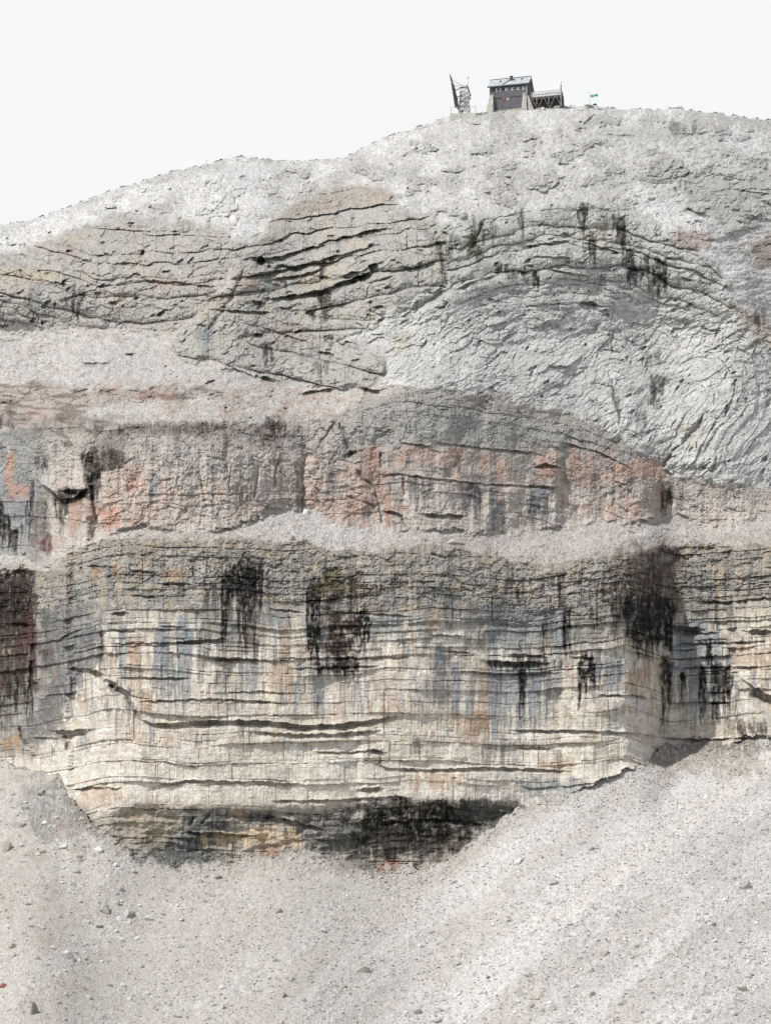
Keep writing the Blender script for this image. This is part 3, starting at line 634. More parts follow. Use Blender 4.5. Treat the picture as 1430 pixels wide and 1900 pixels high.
stain((228,220,208),1,(640,1145,700,1200,.4),(820,1180,860,1210,.9),(560,1250,900,1330,.25),(235,1170,280,1200,.4), region=[1])
# grey face to the left
stain((118,118,120),0.4,(60,1120,185,1245,.9),(70,1240,140,1330,.9),(58,1300,120,1380,.85),(150,1175,190,1240,.8), thr=-.5, patchy=.4, region=[1])
stain((70,56,50),1,(-60,1064,66,1345,.95),(0,1064,64,1300,.9), thr=-.3, region=[1]); stain(BRN,0.4,(-400,1068,70,1340,.8), thr=-.7, patchy=.5, region=[1]); stain(BLK,1,(-400,1080,40,1200,.6),(-400,1240,62,1345,.8),(0,1120,50,1180,.6), region=[1])
stain((120,62,54),.5,(48,1130,64,1260,.5), region=[1])
# black runs
stain(BLK,1.2,(410,1060,432,1245,.95),(425,1045,492,1120,.9),(440,1060,484,1215,.9),(455,1180,478,1240,.6),(378,1090,388,1150,.6),(356,1050,366,1085,.6), thr=.08, region=[1])
stain(BLK,.6,(570,1090,592,1250,.98),(586,1235,664,1256,.95),(655,1140,685,1212,.95),(575,1080,600,1130,.9), thr=-.25, region=[1])
stain(BLK,.5,(596,1100,612,1240,.6), region=[1]); stain((72,52,46),.3,(606,1120,660,1240,.98), thr=-.7, region=[1]); stain((120,100,84),.3,(590,1060,690,1115,.8), thr=-.3, region=[1]); stain(BLK,.8,(640,1085,670,1125,.6),(600,1085,640,1120,.5), region=[1])
stain((100,82,66),.4,(1125,1015,1275,1140,.9), thr=-.35, patchy=.7, region=[1,2]); stain((96,74,62),.4,(1195,1045,1235,1130,.7), thr=-.3, region=[1]); stain(BLK,.5,(1160,1100,1248,1200,.95), thr=-.5, region=[1]); stain(BLK,.8,(1165,1150,1245,1225,.9), region=[1]); stain(BLK,1.1,(1130,1110,1170,1200,.7),(1150,1120,1250,1160,.8), region=[1])
stain(BLK,1.1,(1044,1128,1058,1235,.95),(1006,1140,1014,1215,.7),(1066,1150,1076,1215,.5),(962,1238,976,1345,.97),(1070,1222,1103,1300,.95),(1074,1290,1080,1330,.9),(1095,1225,1104,1250,.9),(1310,1195,1320,1250,.95),(1264,1250,1272,1305,.95),(1322,1100,1332,1190,.7), thr=-.1, region=[1])
stain(BLK,1,(1295,1240,1362,1345,.9),(1225,1225,1246,1370,.85),(1300,1245,1350,1300,.6), thr=.1, region=[1]); stain((70,66,64),1,(905,1232,1045,1252,.8),(1340,1345,1430,1372,.6), region=[1])
stain(DGR,1,(826,1095,842,1180,.8),(900,1120,960,1180,.6),(370,1150,388,1310,.7),(1280,1060,1290,1120,.4), region=[1]); stain((96,82,70),1,(955,1100,975,1130,.8),(1370,1350,1420,1372,.8), region=[1])
stain((150,112,92),.5,(1390,1095,1470,1112,.3), region=[1])
# foot hollow
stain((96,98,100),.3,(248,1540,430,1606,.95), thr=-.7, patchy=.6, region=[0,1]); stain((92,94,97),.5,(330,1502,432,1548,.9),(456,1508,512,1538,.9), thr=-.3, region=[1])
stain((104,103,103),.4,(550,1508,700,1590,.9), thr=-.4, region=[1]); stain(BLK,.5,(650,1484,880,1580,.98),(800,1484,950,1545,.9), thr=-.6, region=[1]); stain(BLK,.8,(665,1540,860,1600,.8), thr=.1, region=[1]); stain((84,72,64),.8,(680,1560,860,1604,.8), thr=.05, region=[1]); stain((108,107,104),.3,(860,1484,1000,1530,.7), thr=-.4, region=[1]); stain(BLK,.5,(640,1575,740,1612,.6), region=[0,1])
stain((222,190,140),.6,(370,1555,560,1580,.8),(450,1540,550,1560,.6), region=[1]); stain((190,128,92),.5,(480,1570,520,1588,.7),(700,1600,735,1616,.8),(430,1505,455,1520,.6), region=[0,1]); stain((182,164,130),.3,(220,1490,330,1570,.7), thr=-.5, patchy=.8, region=[0,1]); stain((104,104,104),.3,(40,1435,190,1560,.6), thr=-.25, patchy=.9, region=[0])
stain((128,112,98),.3,(1195,1372,1440,1400,.8),(1180,1385,1260,1420,.7), thr=-.5, patchy=.9, region=[0]); stain((176,160,142),.3,(1230,1390,1430,1440,.7), thr=-.4, patchy=.9, region=[0]); stain((96,84,74),.3,(600,1590,720,1616,.5), patchy=.9, region=[0])
stain((176,140,122),.2,(100,1520,140,1560,.35),(50,1575,85,1600,.4),(130,1570,160,1600,.35),(0,1650,40,1700,.3),(60,1720,110,1770,.3), patchy=.9, region=[0])
# middle cliff
stain((150,154,158),.6,(-300,850,82,1040,.6),(0,940,60,1010,.5), thr=-.3, region=[3]); stain(BLK,1.1,(-300,930,6,1025,.95),(8,965,20,1025,.95),(22,985,34,1030,.9),(38,970,42,1010,.7),(48,920,56,1010,.8),(-2,1040,0,1041,.1), thr=-.1, region=[3])
stain((118,104,96),.4,(60,915,90,1030,.8), thr=-.4, region=[3]); stain(BLK,.8,(54,905,66,970,.7),(66,855,88,885,.8),(110,935,126,970,.85),(156,850,186,945,.85),(150,845,230,875,.85),(112,955,120,1020,.5), region=[3]); stain((62,48,44),.3,(104,905,168,935,.9), thr=-.5, region=[3])  # last patch darkens the hollow of the overhang
stain((208,148,108),.7,(12,850,26,930,.8),(126,930,150,990,.5),(-5,858,4,864,.8),(240,880,262,930,.45),(180,945,225,990,.7), region=[3]); stain(RED,.8,(18,905,52,935,.9),(160,930,180,1000,.5),(126,955,150,1000,.6),(235,970,262,980,.7),(215,870,262,920,.3), region=[3]); stain((110,42,38),.4,(78,1000,96,1030,.9), thr=-.3, region=[3])
stain((140,148,154),.8,(278,880,292,950,.8),(300,850,318,930,.6),(380,860,400,900,.5),(600,905,640,940,.4), region=[3])
stain(RED,.8,(676,832,704,900,.8),(700,895,710,920,.7),(712,938,752,982,.75),(760,830,790,850,.4),(830,838,860,880,.5),(892,856,900,885,.8),(922,865,932,890,.9),(936,865,944,890,.9),(990,848,1040,868,.6),(998,868,1030,890,.85),(1060,845,1080,890,.6),(1140,866,1222,890,.85),(1075,940,1095,965,.6),(1165,940,1190,962,.6),(1120,835,1128,865,.6), region=[3])
stain((196,150,126),.4,(700,835,900,860,.5),(640,870,720,960,.4),(1040,860,1140,900,.4),(580,920,700,975,.3), thr=-.2, region=[3]); stain((96,100,102),.7,(862,905,892,970,.85),(980,930,1000,960,.8),(842,850,862,900,.5),(750,890,790,960,.7),(560,840,600,850,.3), region=[3])
stain((98,84,76),.5,(-300,762,60,800,.8),(60,770,240,800,.5),(190,785,480,806,.8),(330,790,420,800,.7),(470,785,540,830,.85),(160,800,240,842,.6),(0,798,110,812,.5),(150,830,235,870,.6), region=[3,4]); stain((66,54,48),.6,(-300,780,20,800,.8),(490,785,530,805,.8),(370,792,420,800,.5), region=[3,4]); stain((190,120,96),.6,(50,772,75,782,.35),(185,715,225,735,.25),(255,735,330,745,.3),(580,740,640,760,.2), region=[3,4])
stain((70,58,50),.8,(1225,905,1236,945,.7),(1236,908,1250,942,.8), region=[3])
# upper rocks
stain((58,54,50),1.1,(1074,385,1092,440,.85),(1092,440,1104,500,.85),(1078,385,1100,398,.8),(1120,400,1132,450,.4),(1136,405,1158,460,.85),(1152,440,1166,480,.85),(1156,470,1176,520,.85),(1164,500,1190,540,.9),(1192,485,1204,520,.8),(1212,490,1236,550,.85),(1200,520,1222,558,.7),(1140,430,1146,462,.8),(964,395,974,440,.75),(918,498,940,512,.8),(966,500,980,525,.85),(988,505,1002,540,.9),(940,512,960,522,.6), thr=.05, region=[4])
stain((62,60,52),.9,(818,455,832,530,.6),(872,405,898,470,.65),(900,420,920,460,.55),(832,440,850,480,.6),(590,548,612,590,.85),(594,488,606,520,.7),(580,585,606,604,.6),(575,645,592,665,.6),(604,625,622,650,.8),(490,650,512,690,.8),(490,645,520,658,.6),(580,680,620,700,.5),(136,540,160,560,.7),(134,555,146,598,.85),(1208,705,1240,720,.7),(1208,720,1236,742,.8),(1200,740,1220,765,.7),(1215,660,1230,680,.6),(1190,660,1210,690,.4),(1180,770,1200,800,.5),(1136,735,1150,775,.6),(1240,236,1290,256,.6),(1400,585,1430,612,.7),(1390,640,1410,650,.4), thr=.1, region=[4])
stain((140,146,148),.8,(366,610,402,660,.7),(36,530,90,600,.6),(110,540,130,590,.4),(540,500,570,545,.5),(1000,390,1060,430,.3),(1110,500,1140,540,.4), region=[4])
stain((206,186,146),.5,(1090,420,1140,450,.45),(590,410,620,450,.5),(560,490,590,545,.6),(600,490,620,530,.5),(640,440,680,470,.4),(0,500,110,520,.5),(1270,790,1300,830,.45),(730,620,760,650,.5), region=[4]); stain((184,132,112),.4,(500,600,580,640,.35),(1250,425,1320,462,.5),(440,515,480,530,.5),(280,520,350,526,.6),(110,450,150,480,.3),(380,500,470,560,.15), region=[4])
stain((170,130,110),.3,(1250,428,1316,458,.3),(1385,600,1430,625,.3), region=[4])
# moss
MOSS = (92,98,30)
stain(MOSS,.2,(868,440,892,468,.9),(884,462,896,488,.8),(808,452,822,462,.7),(826,456,834,468,.5),(606,1050,636,1072,.95),(600,1062,616,1074,.6),(545,1035,560,1042,.4),(578,1060,586,1066,.5),(120,822,132,828,.7),(324,1020,330,1028,.4), thr=-.1, patchy=.95)
stain((150,140,60),.3,(590,1080,650,1098,.35),(242,1078,268,1090,.4), patchy=.95, region=[1])

# darker tone in the joints and below the lips, stones of different shades
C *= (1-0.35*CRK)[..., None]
C *= (1-0.35*fis*(rock4*(reg == 4)+(reg == 1)*(0.2+0.8*topf)+(reg == 3)*0.6))[..., None]
loose = np.where((reg == 0) | (reg == 2), 1.0, np.where(reg == 4, 1-0.65*rock4, 0)).astype(np.float32)
lam = np.where(reg == 0, 0.42-0.2*smooth0, np.where(reg == 4, 0.42, 0.5))
gs = (1+0.22*(RND[hg0]-0.5)+0.45*lam*(RND[hg1]-0.5)+0.34*lam*(RND[hg2]-0.5)*k2+0.30*lam*(RND[hg3]-0.4)*k3)
C *= (1+(gs-1)*loose)[..., None]
tint = (RND3[hg2]-0.5)*loose*0.035
C[..., 0] *= 1+tint; C[..., 2] *= 1-tint
rs = np.where(reg == 1, 1+0.16*(RND[hc1]-0.5)+0.14*(RND[hc1c]-0.5), np.where(reg == 3, 1+0.10*(RND[hc3]-0.5), 1.0))
C *= rs[..., None]
fine = fbm(X/3.2, Yp/3.2, 3, 421)*0.20+fbm(X/12, Yp/12, 2, 423)*0.08
C *= (1+fine)[..., None]
C *= (1+(1-loose)*0.22*(RND2[hg1]-0.5))[..., None]
C = np.clip(C, 0.008, 0.85)

# ------------------------------------------------------------------ geometry
PXM = Y0/F
fade = ss(0, 6, Yp-SKY[None]-0.0)
Yd = Y0-REL*PXM
# skyline: rows above it fold over the crest and fall away behind
SKYr = SKY+fbm(xs/14, xs*0+3.3, 3, 431)*3.3+fbm(xs/4, xs*0+7.3, 2, 433)*1.7-0.8
SKYr[(xs > 838) & (xs < 1060)] += 0.9
nb = 46
ROWS = NY+nb
PX3 = np.zeros((ROWS, NX, 3), np.float32)
above = Yp < SKYr[None]
jsky = above.argmax(axis=0)                      # first row over the crest
Yc = Yd.copy()
ii = np.arange(NX)
Ysk = Yd[jsky-1, ii]
Ysk = np.interp(xs, xs[::1], np.convolve(np.pad(Ysk, 20, mode='edge'), np.ones(41)/41, 'valid'))*0.6+Ysk*0.4
bs = (PH/2-SKYr)/F
axs = ((xs-PW/2)/F)/(cp-bs*sp); azs = (sp+bs*cp)/(cp-bs*sp)
rowi = np.arange(ROWS)[:, None]
k = np.maximum(rowi-jsky[None], 0)
Ycl = np.concatenate([Yc, np.repeat(Yc[-1:], nb, 0)], 0)
AXf = np.concatenate([AX, np.repeat(AX[-1:], nb, 0)], 0); AZf = np.concatenate([AZ, np.repeat(AZ[-1:], nb, 0)], 0)
isab = (rowi >= jsky[None])
dist = k*0.25+np.maximum(rowi-NY+1, 0)**1.5*1.3
Yb = Ysk[None]+dist
PX3[..., 1] = np.where(isab, Yb, Ycl)
PX3[..., 0] = np.where(isab, axs[None]*Ysk[None]+(dist*axs[None]*0.6), AXf*Ycl)
drop = np.where(dist < 14, dist*0.12, 1.7+(dist-14)*0.62)
PX3[..., 2] = np.where(isab, azs[None]*Ysk[None]-drop, AZf*Ycl)
Cf = np.concatenate([C, np.repeat(C[-1:], nb, 0)], 0)
Cs = C[np.maximum(jsky-1, 0), ii]
Cf = np.where(isab[..., None], Cs[None], Cf)
regf = np.concatenate([reg, np.full((nb, NX), 4, np.int8)], 0); regf = np.where(isab, 4, regf)

def rock_material(name, bump=0.35, scale=2.0, coarse_scale=0.5):
    m = bpy.data.materials.new(name); m.use_nodes = True
    n = m.node_tree.nodes; l = m.node_tree.links
    bs_ = n['Principled BSDF']; bs_.inputs['Roughness'].default_value = 0.95
    bs_.inputs['Specular IOR Level'].default_value = 0.15
    at = n.new('ShaderNodeAttribute'); at.attribute_name = 'rock_color'
    tc = n.new('ShaderNodeTexCoord')
    no = n.new('ShaderNodeTexNoise'); no.inputs['Scale'].default_value = scale; no.inputs['Detail'].default_value = 5; no.inputs['Roughness'].default_value = 0.7
    mr = n.new('ShaderNodeMapRange'); mr.inputs['From Min'].default_value = 0.3; mr.inputs['From Max'].default_value = 0.7
    mr.inputs['To Min'].default_value = 0.80; mr.inputs['To Max'].default_value = 1.2
    mx = n.new('ShaderNodeMix'); mx.data_type = 'RGBA'; mx.blend_type = 'MULTIPLY'; mx.inputs['Factor'].default_value = 1
    l.new(tc.outputs['Object'], no.inputs['Vector']); l.new(no.outputs['Fac'], mr.inputs['Value'])
    l.new(at.outputs['Color'], mx.inputs['A']); l.new(mr.outputs['Result'], mx.inputs['B'])
    l.new(mx.outputs['Result'], bs_.inputs['Base Color'])
    bp = n.new('ShaderNodeBump'); bp.inputs['Strength'].default_value = bump; bp.inputs['Distance'].default_value = 0.12
    l.new(no.outputs['Fac'], bp.inputs['Height']); l.new(bp.outputs['Normal'], bs_.inputs['Normal'])
    return m
M_rock = rock_material('limestone')
M_scree = rock_material('limestone_rubble', 0.6, 3.0)

def build_region(name, ids, mat, label, cat):
    q = regf[:-1, :-1]
    m = np.isin(q, ids)
    jj, i2 = np.nonzero(m)
    v00 = jj*NX+i2
    faces = np.stack([v00, v00+1, v00+NX+1, v00+NX], 1)
    used, invx = np.unique(faces.ravel(), return_inverse=True)
    P = PX3.reshape(-1, 3)[used]; K = Cf.reshape(-1, 3)[used]
    me = bpy.data.meshes.new(name)
    nf = len(faces)
    me.vertices.add(len(P)); me.vertices.foreach_set('co', P.ravel())
    me.loops.add(nf*4); me.loops.foreach_set('vertex_index', invx.astype(np.int32))
    me.polygons.add(nf); me.polygons.foreach_set('loop_start', (np.arange(nf)*4).astype(np.int32))
    me.update(calc_edges=True)
    at = me.color_attributes.new('rock_color', 'FLOAT_COLOR', 'POINT')
    at.data.foreach_set('color', np.concatenate([K, np.ones((len(K), 1), np.float32)], 1).ravel())
    me.polygons.foreach_set('use_smooth', np.zeros(nf, bool))
    me.materials.append(mat)
    o = bpy.data.objects.new(name, me); col.objects.link(o)
    return tag(o, label, cat, kind='structure')
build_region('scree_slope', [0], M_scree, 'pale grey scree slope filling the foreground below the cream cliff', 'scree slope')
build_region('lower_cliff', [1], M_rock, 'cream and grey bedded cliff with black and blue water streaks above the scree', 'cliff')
build_region('debris_ledge', [2], M_scree, 'narrow pale rubble ledge between the cream cliff and the pinkish cliff', 'ledge')
build_region('middle_cliff', [3], M_rock, 'pinkish grey rounded cliff with orange stains above the rubble ledge', 'cliff')
build_region('summit_slope', [4], M_rock, 'light grey summit slope of rubble and folded rock domes under the hut', 'mountain slope')

def ground(px, py):
    i = jx(px); j = min(jy(py), jsky[i]-1)
    return Vector(PX3[j, i])
def at(px, py, Y):
    b_ = (PH/2-py)/F; a_ = (px-PW/2)/F
    return Vector((a_/(cp-b_*sp)*Y, Y, (sp+b_*cp)/(cp-b_*sp)*Y))
#@@OBJECTS
# ------------------------------------------------------------------ plain procedural materials
def mat(name, c, rough=0.8, metal=0.0, var=0.15, scale=4.0, lin=True, bump=0.0):
    m = bpy.data.materials.new(name); m.use_nodes = True
    n = m.node_tree.nodes; l = m.node_tree.links; p = n['Principled BSDF']
    p.inputs['Roughness'].default_value = rough; p.inputs['Metallic'].default_value = metal
    tc = n.new('ShaderNodeTexCoord'); no = n.new('ShaderNodeTexNoise'); no.inputs['Scale'].default_value = scale; no.inputs['Detail'].default_value = 4
    mr = n.new('ShaderNodeMapRange'); mr.inputs['From Min'].default_value = 0.3; mr.inputs['From Max'].default_value = 0.7
    mr.inputs['To Min'].default_value = 1-var; mr.inputs['To Max'].default_value = 1+var
    mx = n.new('ShaderNodeMix'); mx.data_type = 'RGBA'; mx.blend_type = 'MULTIPLY'; mx.inputs['Factor'].default_value = 1
    mx.inputs['A'].default_value = (*c, 1)
    l.new(tc.outputs['Object'], no.inputs['Vector']); l.new(no.outputs['Fac'], mr.inputs['Value']); l.new(mr.outputs['Result'], mx.inputs['B'])
    l.new(mx.outputs['Result'], p.inputs['Base Color'])
    if bump:
        bp = n.new('ShaderNodeBump'); bp.inputs['Strength'].default_value = bump; bp.inputs['Distance'].default_value = 0.1
        l.new(no.outputs['Fac'], bp.inputs['Height']); l.new(bp.outputs['Normal'], p.inputs['Normal'])
    return m
def boards(name, c, sz, axis='Z', dark=0.55):
    m = mat(name, c, 0.75, 0, 0.25, 1.2); n = m.node_tree.nodes; l = m.node_tree.links
    wv = n.new('ShaderNodeTexWave'); wv.bands_direction = axis; wv.wave_profile = 'SAW'; wv.inputs['Scale'].default_value = sz
    wv.inputs['Distortion'].default_value = 0.2
    rp = n.new('ShaderNodeValToRGB'); rp.color_ramp.elements[0].position = 0.0; rp.color_ramp.elements[0].color = (dark, dark, dark, 1)
    rp.color_ramp.elements[1].position = 0.22; rp.color_ramp.elements[1].color = (1, 1, 1, 1)
    mx = n.new('ShaderNodeMix'); mx.data_type = 'RGBA'; mx.blend_type = 'MULTIPLY'; mx.inputs['Factor'].default_value = 1
    tc = [q for q in n if q.type == 'TEX_COORD'][0]; base = n['Principled BSDF'].inputs['Base Color']; src = base.links[0].from_socket
    l.new(tc.outputs['Object'], wv.inputs['Vector']); l.new(wv.outputs['Fac'], rp.inputs['Fac']); l.new(src, mx.inputs['A']); l.new(rp.outputs['Color'], mx.inputs['B']); l.new(mx.outputs['Result'], base)
    return m
def masonry(name, c, c2, sz):
    m = mat(name, c, 0.9, 0, 0.2, 3.0, bump=0.5); n = m.node_tree.nodes; l = m.node_tree.links
    vo = n.new('ShaderNodeTexVoronoi'); vo.inputs['Scale'].default_value = sz; vo.feature = 'DISTANCE_TO_EDGE'
    rp = n.new('ShaderNodeValToRGB'); rp.color_ramp.elements[0].position = 0.02; rp.color_ramp.elements[0].color = (*c2, 1)
    rp.color_ramp.elements[1].position = 0.14; rp.color_ramp.elements[1].color = (1, 1, 1, 1)
    mx = n.new('ShaderNodeMix'); mx.data_type = 'RGBA'; mx.blend_type = 'MULTIPLY'; mx.inputs['Factor'].default_value = 1
    tc = [q for q in n if q.type == 'TEX_COORD'][0]; base = n['Principled BSDF'].inputs['Base Color']; src = base.links[0].from_socket
    l.new(tc.outputs['Object'], vo.inputs['Vector']); l.new(vo.outputs['Distance'], rp.inputs['Fac']); l.new(src, mx.inputs['A']); l.new(rp.outputs['Color'], mx.inputs['B']); l.new(mx.outputs['Result'], base)
    return m
MT = dict(
    timber=boards('dark_weathered_timber', (0.085, 0.085, 0.10), 1.1), gable=boards('shaded_gable_timber', (0.035, 0.035, 0.04), 1.1, 'X'),  # gable is the wall timber darkened for the end turned from the sun
    roof=boards('grey_sheet_metal_roof', (0.33, 0.36, 0.38), 0.45, 'X', 0.75), fascia=mat('dark_fascia', (0.04, 0.04, 0.045)),
    stone=masonry('pale_masonry', (0.47, 0.45, 0.42), (0.4, 0.38, 0.35), 2.6), plinth=masonry('mossy_masonry', (0.45, 0.44, 0.38), (0.5, 0.48, 0.4), 2.0),
    white=mat('white_paint', (0.55, 0.55, 0.55)), glass=mat('dark_window_glass', (0.05, 0.06, 0.07), 0.15), shutter=mat('black_shutter', (0.03, 0.03, 0.033)),
    shut2=mat('grey_shutter', (0.30, 0.30, 0.31)), rust=mat('red_brown_wood', (0.22, 0.09, 0.05)), wood=mat('silvered_wood', (0.30, 0.29, 0.27), var=0.3), dark=mat('shade_dark_planks', (0.025, 0.024, 0.024)),  # dark planks hold the shade below and beside the terrace in their colour
    steel=mat('galvanised_steel', (0.34, 0.35, 0.37), 0.5, 0.3), black=mat('black_steel', (0.02, 0.02, 0.022), 0.6), concrete=mat('pale_concrete', (0.42, 0.42, 0.37), var=0.2, scale=0.8),
    red=mat('red_cloth', (0.55, 0.03, 0.09)), green=mat('green_cloth', (0.05, 0.30, 0.17)), wcloth=mat('white_cloth', (0.75, 0.75, 0.75)), pink=mat('faded_red_paint', (0.62, 0.20, 0.24)),
    skin=mat('skin', (0.5, 0.32, 0.24)), jacket=mat('dark_jacket', (0.03, 0.03, 0.04)), trousers=mat('grey_trousers', (0.12, 0.12, 0.13)), hair=mat('dark_hair', (0.02, 0.015, 0.01)))

class MB:
    def __init__(s): s.v = []; s.f = []
    def box(s, x0, y0, z0, x1, y1, z1):
        return s.hexa([(x0,y0,z0),(x1,y0,z0),(x1,y1,z0),(x0,y1,z0),(x0,y0,z1),(x1,y0,z1),(x1,y1,z1),(x0,y1,z1)])
    def hexa(s, p):
        b_ = len(s.v); s.v += [tuple(q) for q in p]
        s.f += [tuple(b_+i for i in q) for q in ((0,3,2,1),(4,5,6,7),(0,1,5,4),(1,2,6,5),(2,3,7,6),(3,0,4,7))]; return s
    def bar(s, p, q, w, w2=None):
        p = Vector(p); q = Vector(q); d = (q-p).normalized(); w2 = w2 or w
        a_ = d.cross(Vector((0, 1, 0.01))).normalized(); c_ = d.cross(a_).normalized()
        pts = [p-a_*w-c_*w, p+a_*w-c_*w, p+a_*w+c_*w, p-a_*w+c_*w, q-a_*w2-c_*w2, q+a_*w2-c_*w2, q+a_*w2+c_*w2, q-a_*w2+c_*w2]
        return s.hexa(pts)
    def build(s, name, m, parent=None):
        me = bpy.data.meshes.new(name); me.from_pydata(s.v, [], s.f); me.materials.append(m)
        bm = bmesh.new(); bm.from_mesh(me); bmesh.ops.recalc_face_normals(bm, faces=bm.faces); bm.to_mesh(me); bm.free()
        o = bpy.data.objects.new(name, me); col.objects.link(o)
        if parent: o.parent = parent
        return o
def empty(name, loc, rz=0):
    o = bpy.data.objects.new(name, None); col.objects.link(o); o.location = loc; o.rotation_euler = (0, 0, rz); o.empty_display_size = 0.3; return o

# ------------------------------------------------------------------ the hut on the summit
YH = ground(965, 206).y+0.6
S = YH/F
TH = R(15)
nc = at(978, 152, YH); H_ = at(978, 152, YH).z-at(978, 200, YH).z
hut = empty('mountain_hut', (nc.x, YH, nc.z-H_), -TH)
tag(hut, 'dark timber mountain hut with grey metal roof standing on the summit', 'hut')
k15 = math.cos(TH)
def lx(px): return -(978-px)*S/k15
def lz(px, py): return H_-(py-152-(978-px)*0.096)*S/0.94
Wd = 73*S/k15; Dp = 46*S; RH = 20*S
MB().box(-Wd, 0, 0, 0, Dp, H_).build('wall', MT['timber'], hut)
for x0, x1 in ((0.004, 0.06), (-Wd-0.06, -Wd-0.004)):
    g = MB(); b0 = 0
    g.v += [(x0,-0.05,0),(x0,Dp+0.05,0),(x0,Dp+0.05,H_),(x0,Dp/2,H_+RH-0.12),(x0,-0.05,H_),(x1,-0.05,0),(x1,Dp+0.05,0),(x1,Dp+0.05,H_),(x1,Dp/2,H_+RH-0.12),(x1,-0.05,H_)]
    g.f += [(b0,b0+1,b0+2,b0+3,b0+4),(b0+9,b0+8,b0+7,b0+6,b0+5)]+[(b0+i,b0+5+i,b0+5+(i+1)%5,b0+(i+1)%5) for i in range(5)]
    g.build('gable', MT['gable'], hut)
MB().box(-Wd+0.1,-0.07,H_*0.49,-0.1,-0.004,H_*0.505).build('string_board', MT['fascia'], hut)
ov = 0.45
def slab(y0, z0, y1, z1, x0, x1, t=0.12):
    return MB().hexa([(x0,y0,z0),(x1,y0,z0),(x1,y1,z1),(x0,y1,z1),(x0,y0,z0+t),(x1,y0,z0+t),(x1,y1,z1+t),(x0,y1,z1+t)])
sl_ = RH/(Dp/2)
roof = slab(-ov, H_-ov*sl_, Dp/2, H_+RH, -Wd-0.5, 0.4).build('roof', MT['roof'], hut)
slab(Dp+ov, H_-ov*sl_, Dp/2+0.002, H_+RH-0.002, -Wd-0.5, 0.4).build('roof', MT['roof'], hut)
MB().box(-Wd-0.5, -ov-0.06, H_-ov*sl_-0.18, 0.4, -ov-0.004, H_-ov*sl_+0.09).build('gutter', MT['fascia'], roof)
MB().box(-Wd-0.5, Dp/2-0.12, H_+RH+0.10, 0.4, Dp/2+0.12, H_+RH+0.2).build('ridge_cap', MT['fascia'], roof)
def on_roof(px, t):                              # t 0 at eave .. 1 at ridge
    return lx(px), t*Dp/2, H_+RH*t+0.13
for px, t in ((923, .52), (949, .62), (965, .62)):
    x, y, z = on_roof(px, t); w = 1.7*S; d = 2.6*S
    MB().hexa([(x-w,y-d,z-d*sl_),(x+w,y-d,z-d*sl_),(x+w,y+d,z+d*sl_),(x-w,y+d,z+d*sl_),(x-w,y-d,z-d*sl_+.12),(x+w,y-d,z-d*sl_+.12),(x+w,y+d,z+d*sl_+.12),(x-w,y+d,z+d*sl_+.12)]).build('skylight', MT['glass'], roof)
x, y, z = on_roof(944, .62)
MB().box(x-.25, y-.25, z-.4, x+.25, y+.25, z+.75).box(x-.33, y-.33, z+.75, x+.33, y+.33, z+.85).build('chimney', MT['fascia'], roof)
MB().bar((x-.1, y, z+.2), (x-1.6, y-1.9, z-1.9*sl_+.1), .05).build('stay', MT['black'], roof)
MB().bar((lx(920), -.12, H_-.3), (lx(920), -.12, H_-1.4), .07).bar((lx(920), -.12, H_-1.35), (lx(920), 0, H_-1.35), .05).build('flue_pipe', MT['black'], hut)
def window(px0, py0, px1, py1, mullions=1, name='window'):
    pm = (px0+px1)/2; x0, x1 = lx(px0), lx(px1); z1, z0 = lz(pm, py0), lz(pm, py1)
    fr = MB(); t = 0.07
    fr.box(x0-t, -.07, z0-t, x1+t, -.003, z0).box(x0-t, -.07, z1, x1+t, -.003, z1+t).box(x0-t, -.07, z0, x0, -.003, z1).box(x1, -.07, z0, x1+t, -.003, z1)
    for i in range(1, mullions+1):
        xm = x0+(x1-x0)*i/(mullions+1); fr.box(xm-t*.6, -.065, z0, xm+t*.6, -.003, z1)
    f = fr.build(name, MT['white'], hut)
    MB().box(x0, -.03, z0, x1, -.006, z1).build('pane', MT['glass'], f)
    MB().box(x0+(x1-x0)*.05, -.045, z0+(z1-z0)*.1, x0+(x1-x0)*.42, -.032, z1*1-(z1-z0)*.05).build('curtain', MT['white'], f)
def shutter(px0, py0, px1, py1, m='shutter'):
    pm = (px0+px1)/2
    MB().box(lx(px0), -.10, lz(pm, py1), lx(px1), -.004, lz(pm, py0)).build('shutter', MT[m], hut)
window(916.8, 163.6, 923.6, 170.2, 1); shutter(912.8, 164, 915.9, 170.8); shutter(924.6, 163.4, 927.4, 170.2, 'shut2')
for a0, a1, b0, b1, yy in ((932.2, 933.6, 935, 941, 163.6), (943, 945, 946.2, 951.8, 163.0), (954.2, 956, 957.2, 962.8, 162.2), (965, 966.6, 967.8, 973.4, 161.2)):
    window(b0, yy, b1, yy+4.4, 1); shutter(a0, yy-.2, a1, yy+5)
shutter(930.6, 181, 935, 187, 'rust'); window(938.2, 183, 941.8, 186.4, 0)
MB().bar((lx(977), -.1, H_-.1), (lx(977), -.1, H_*.45), .09).build('downpipe', MT['shut2'], hut)
MB().box(.062, Dp*.25, H_*.5, .10, Dp*.25+.7, H_*.5+.8).build('gable_window', MT['shut2'], hut)
def buttress(px0, px1, py0, py1, flare, d0, d1):
    pm = (px0+px1)/2; x0, x1 = lx(px0), lx(px1); z1 = lz(pm, py0); z0 = lz(pm, py1)-1.2
    fl = flare*S
    o = MB().hexa([(x0-fl,d0-fl*1.3,z0),(x1+fl*.2,d0-fl*1.3,z0),(x1+fl*.2,d1,z0),(x0-fl,d1,z0),(x0,d0,z1),(x1,d0,z1),(x1,d1,z1),(x0,d1,z1)])
    return o.build('buttress', MT['stone'], hut)
buttress(906, 912, 178, 207, 7, -.5, 1.5)
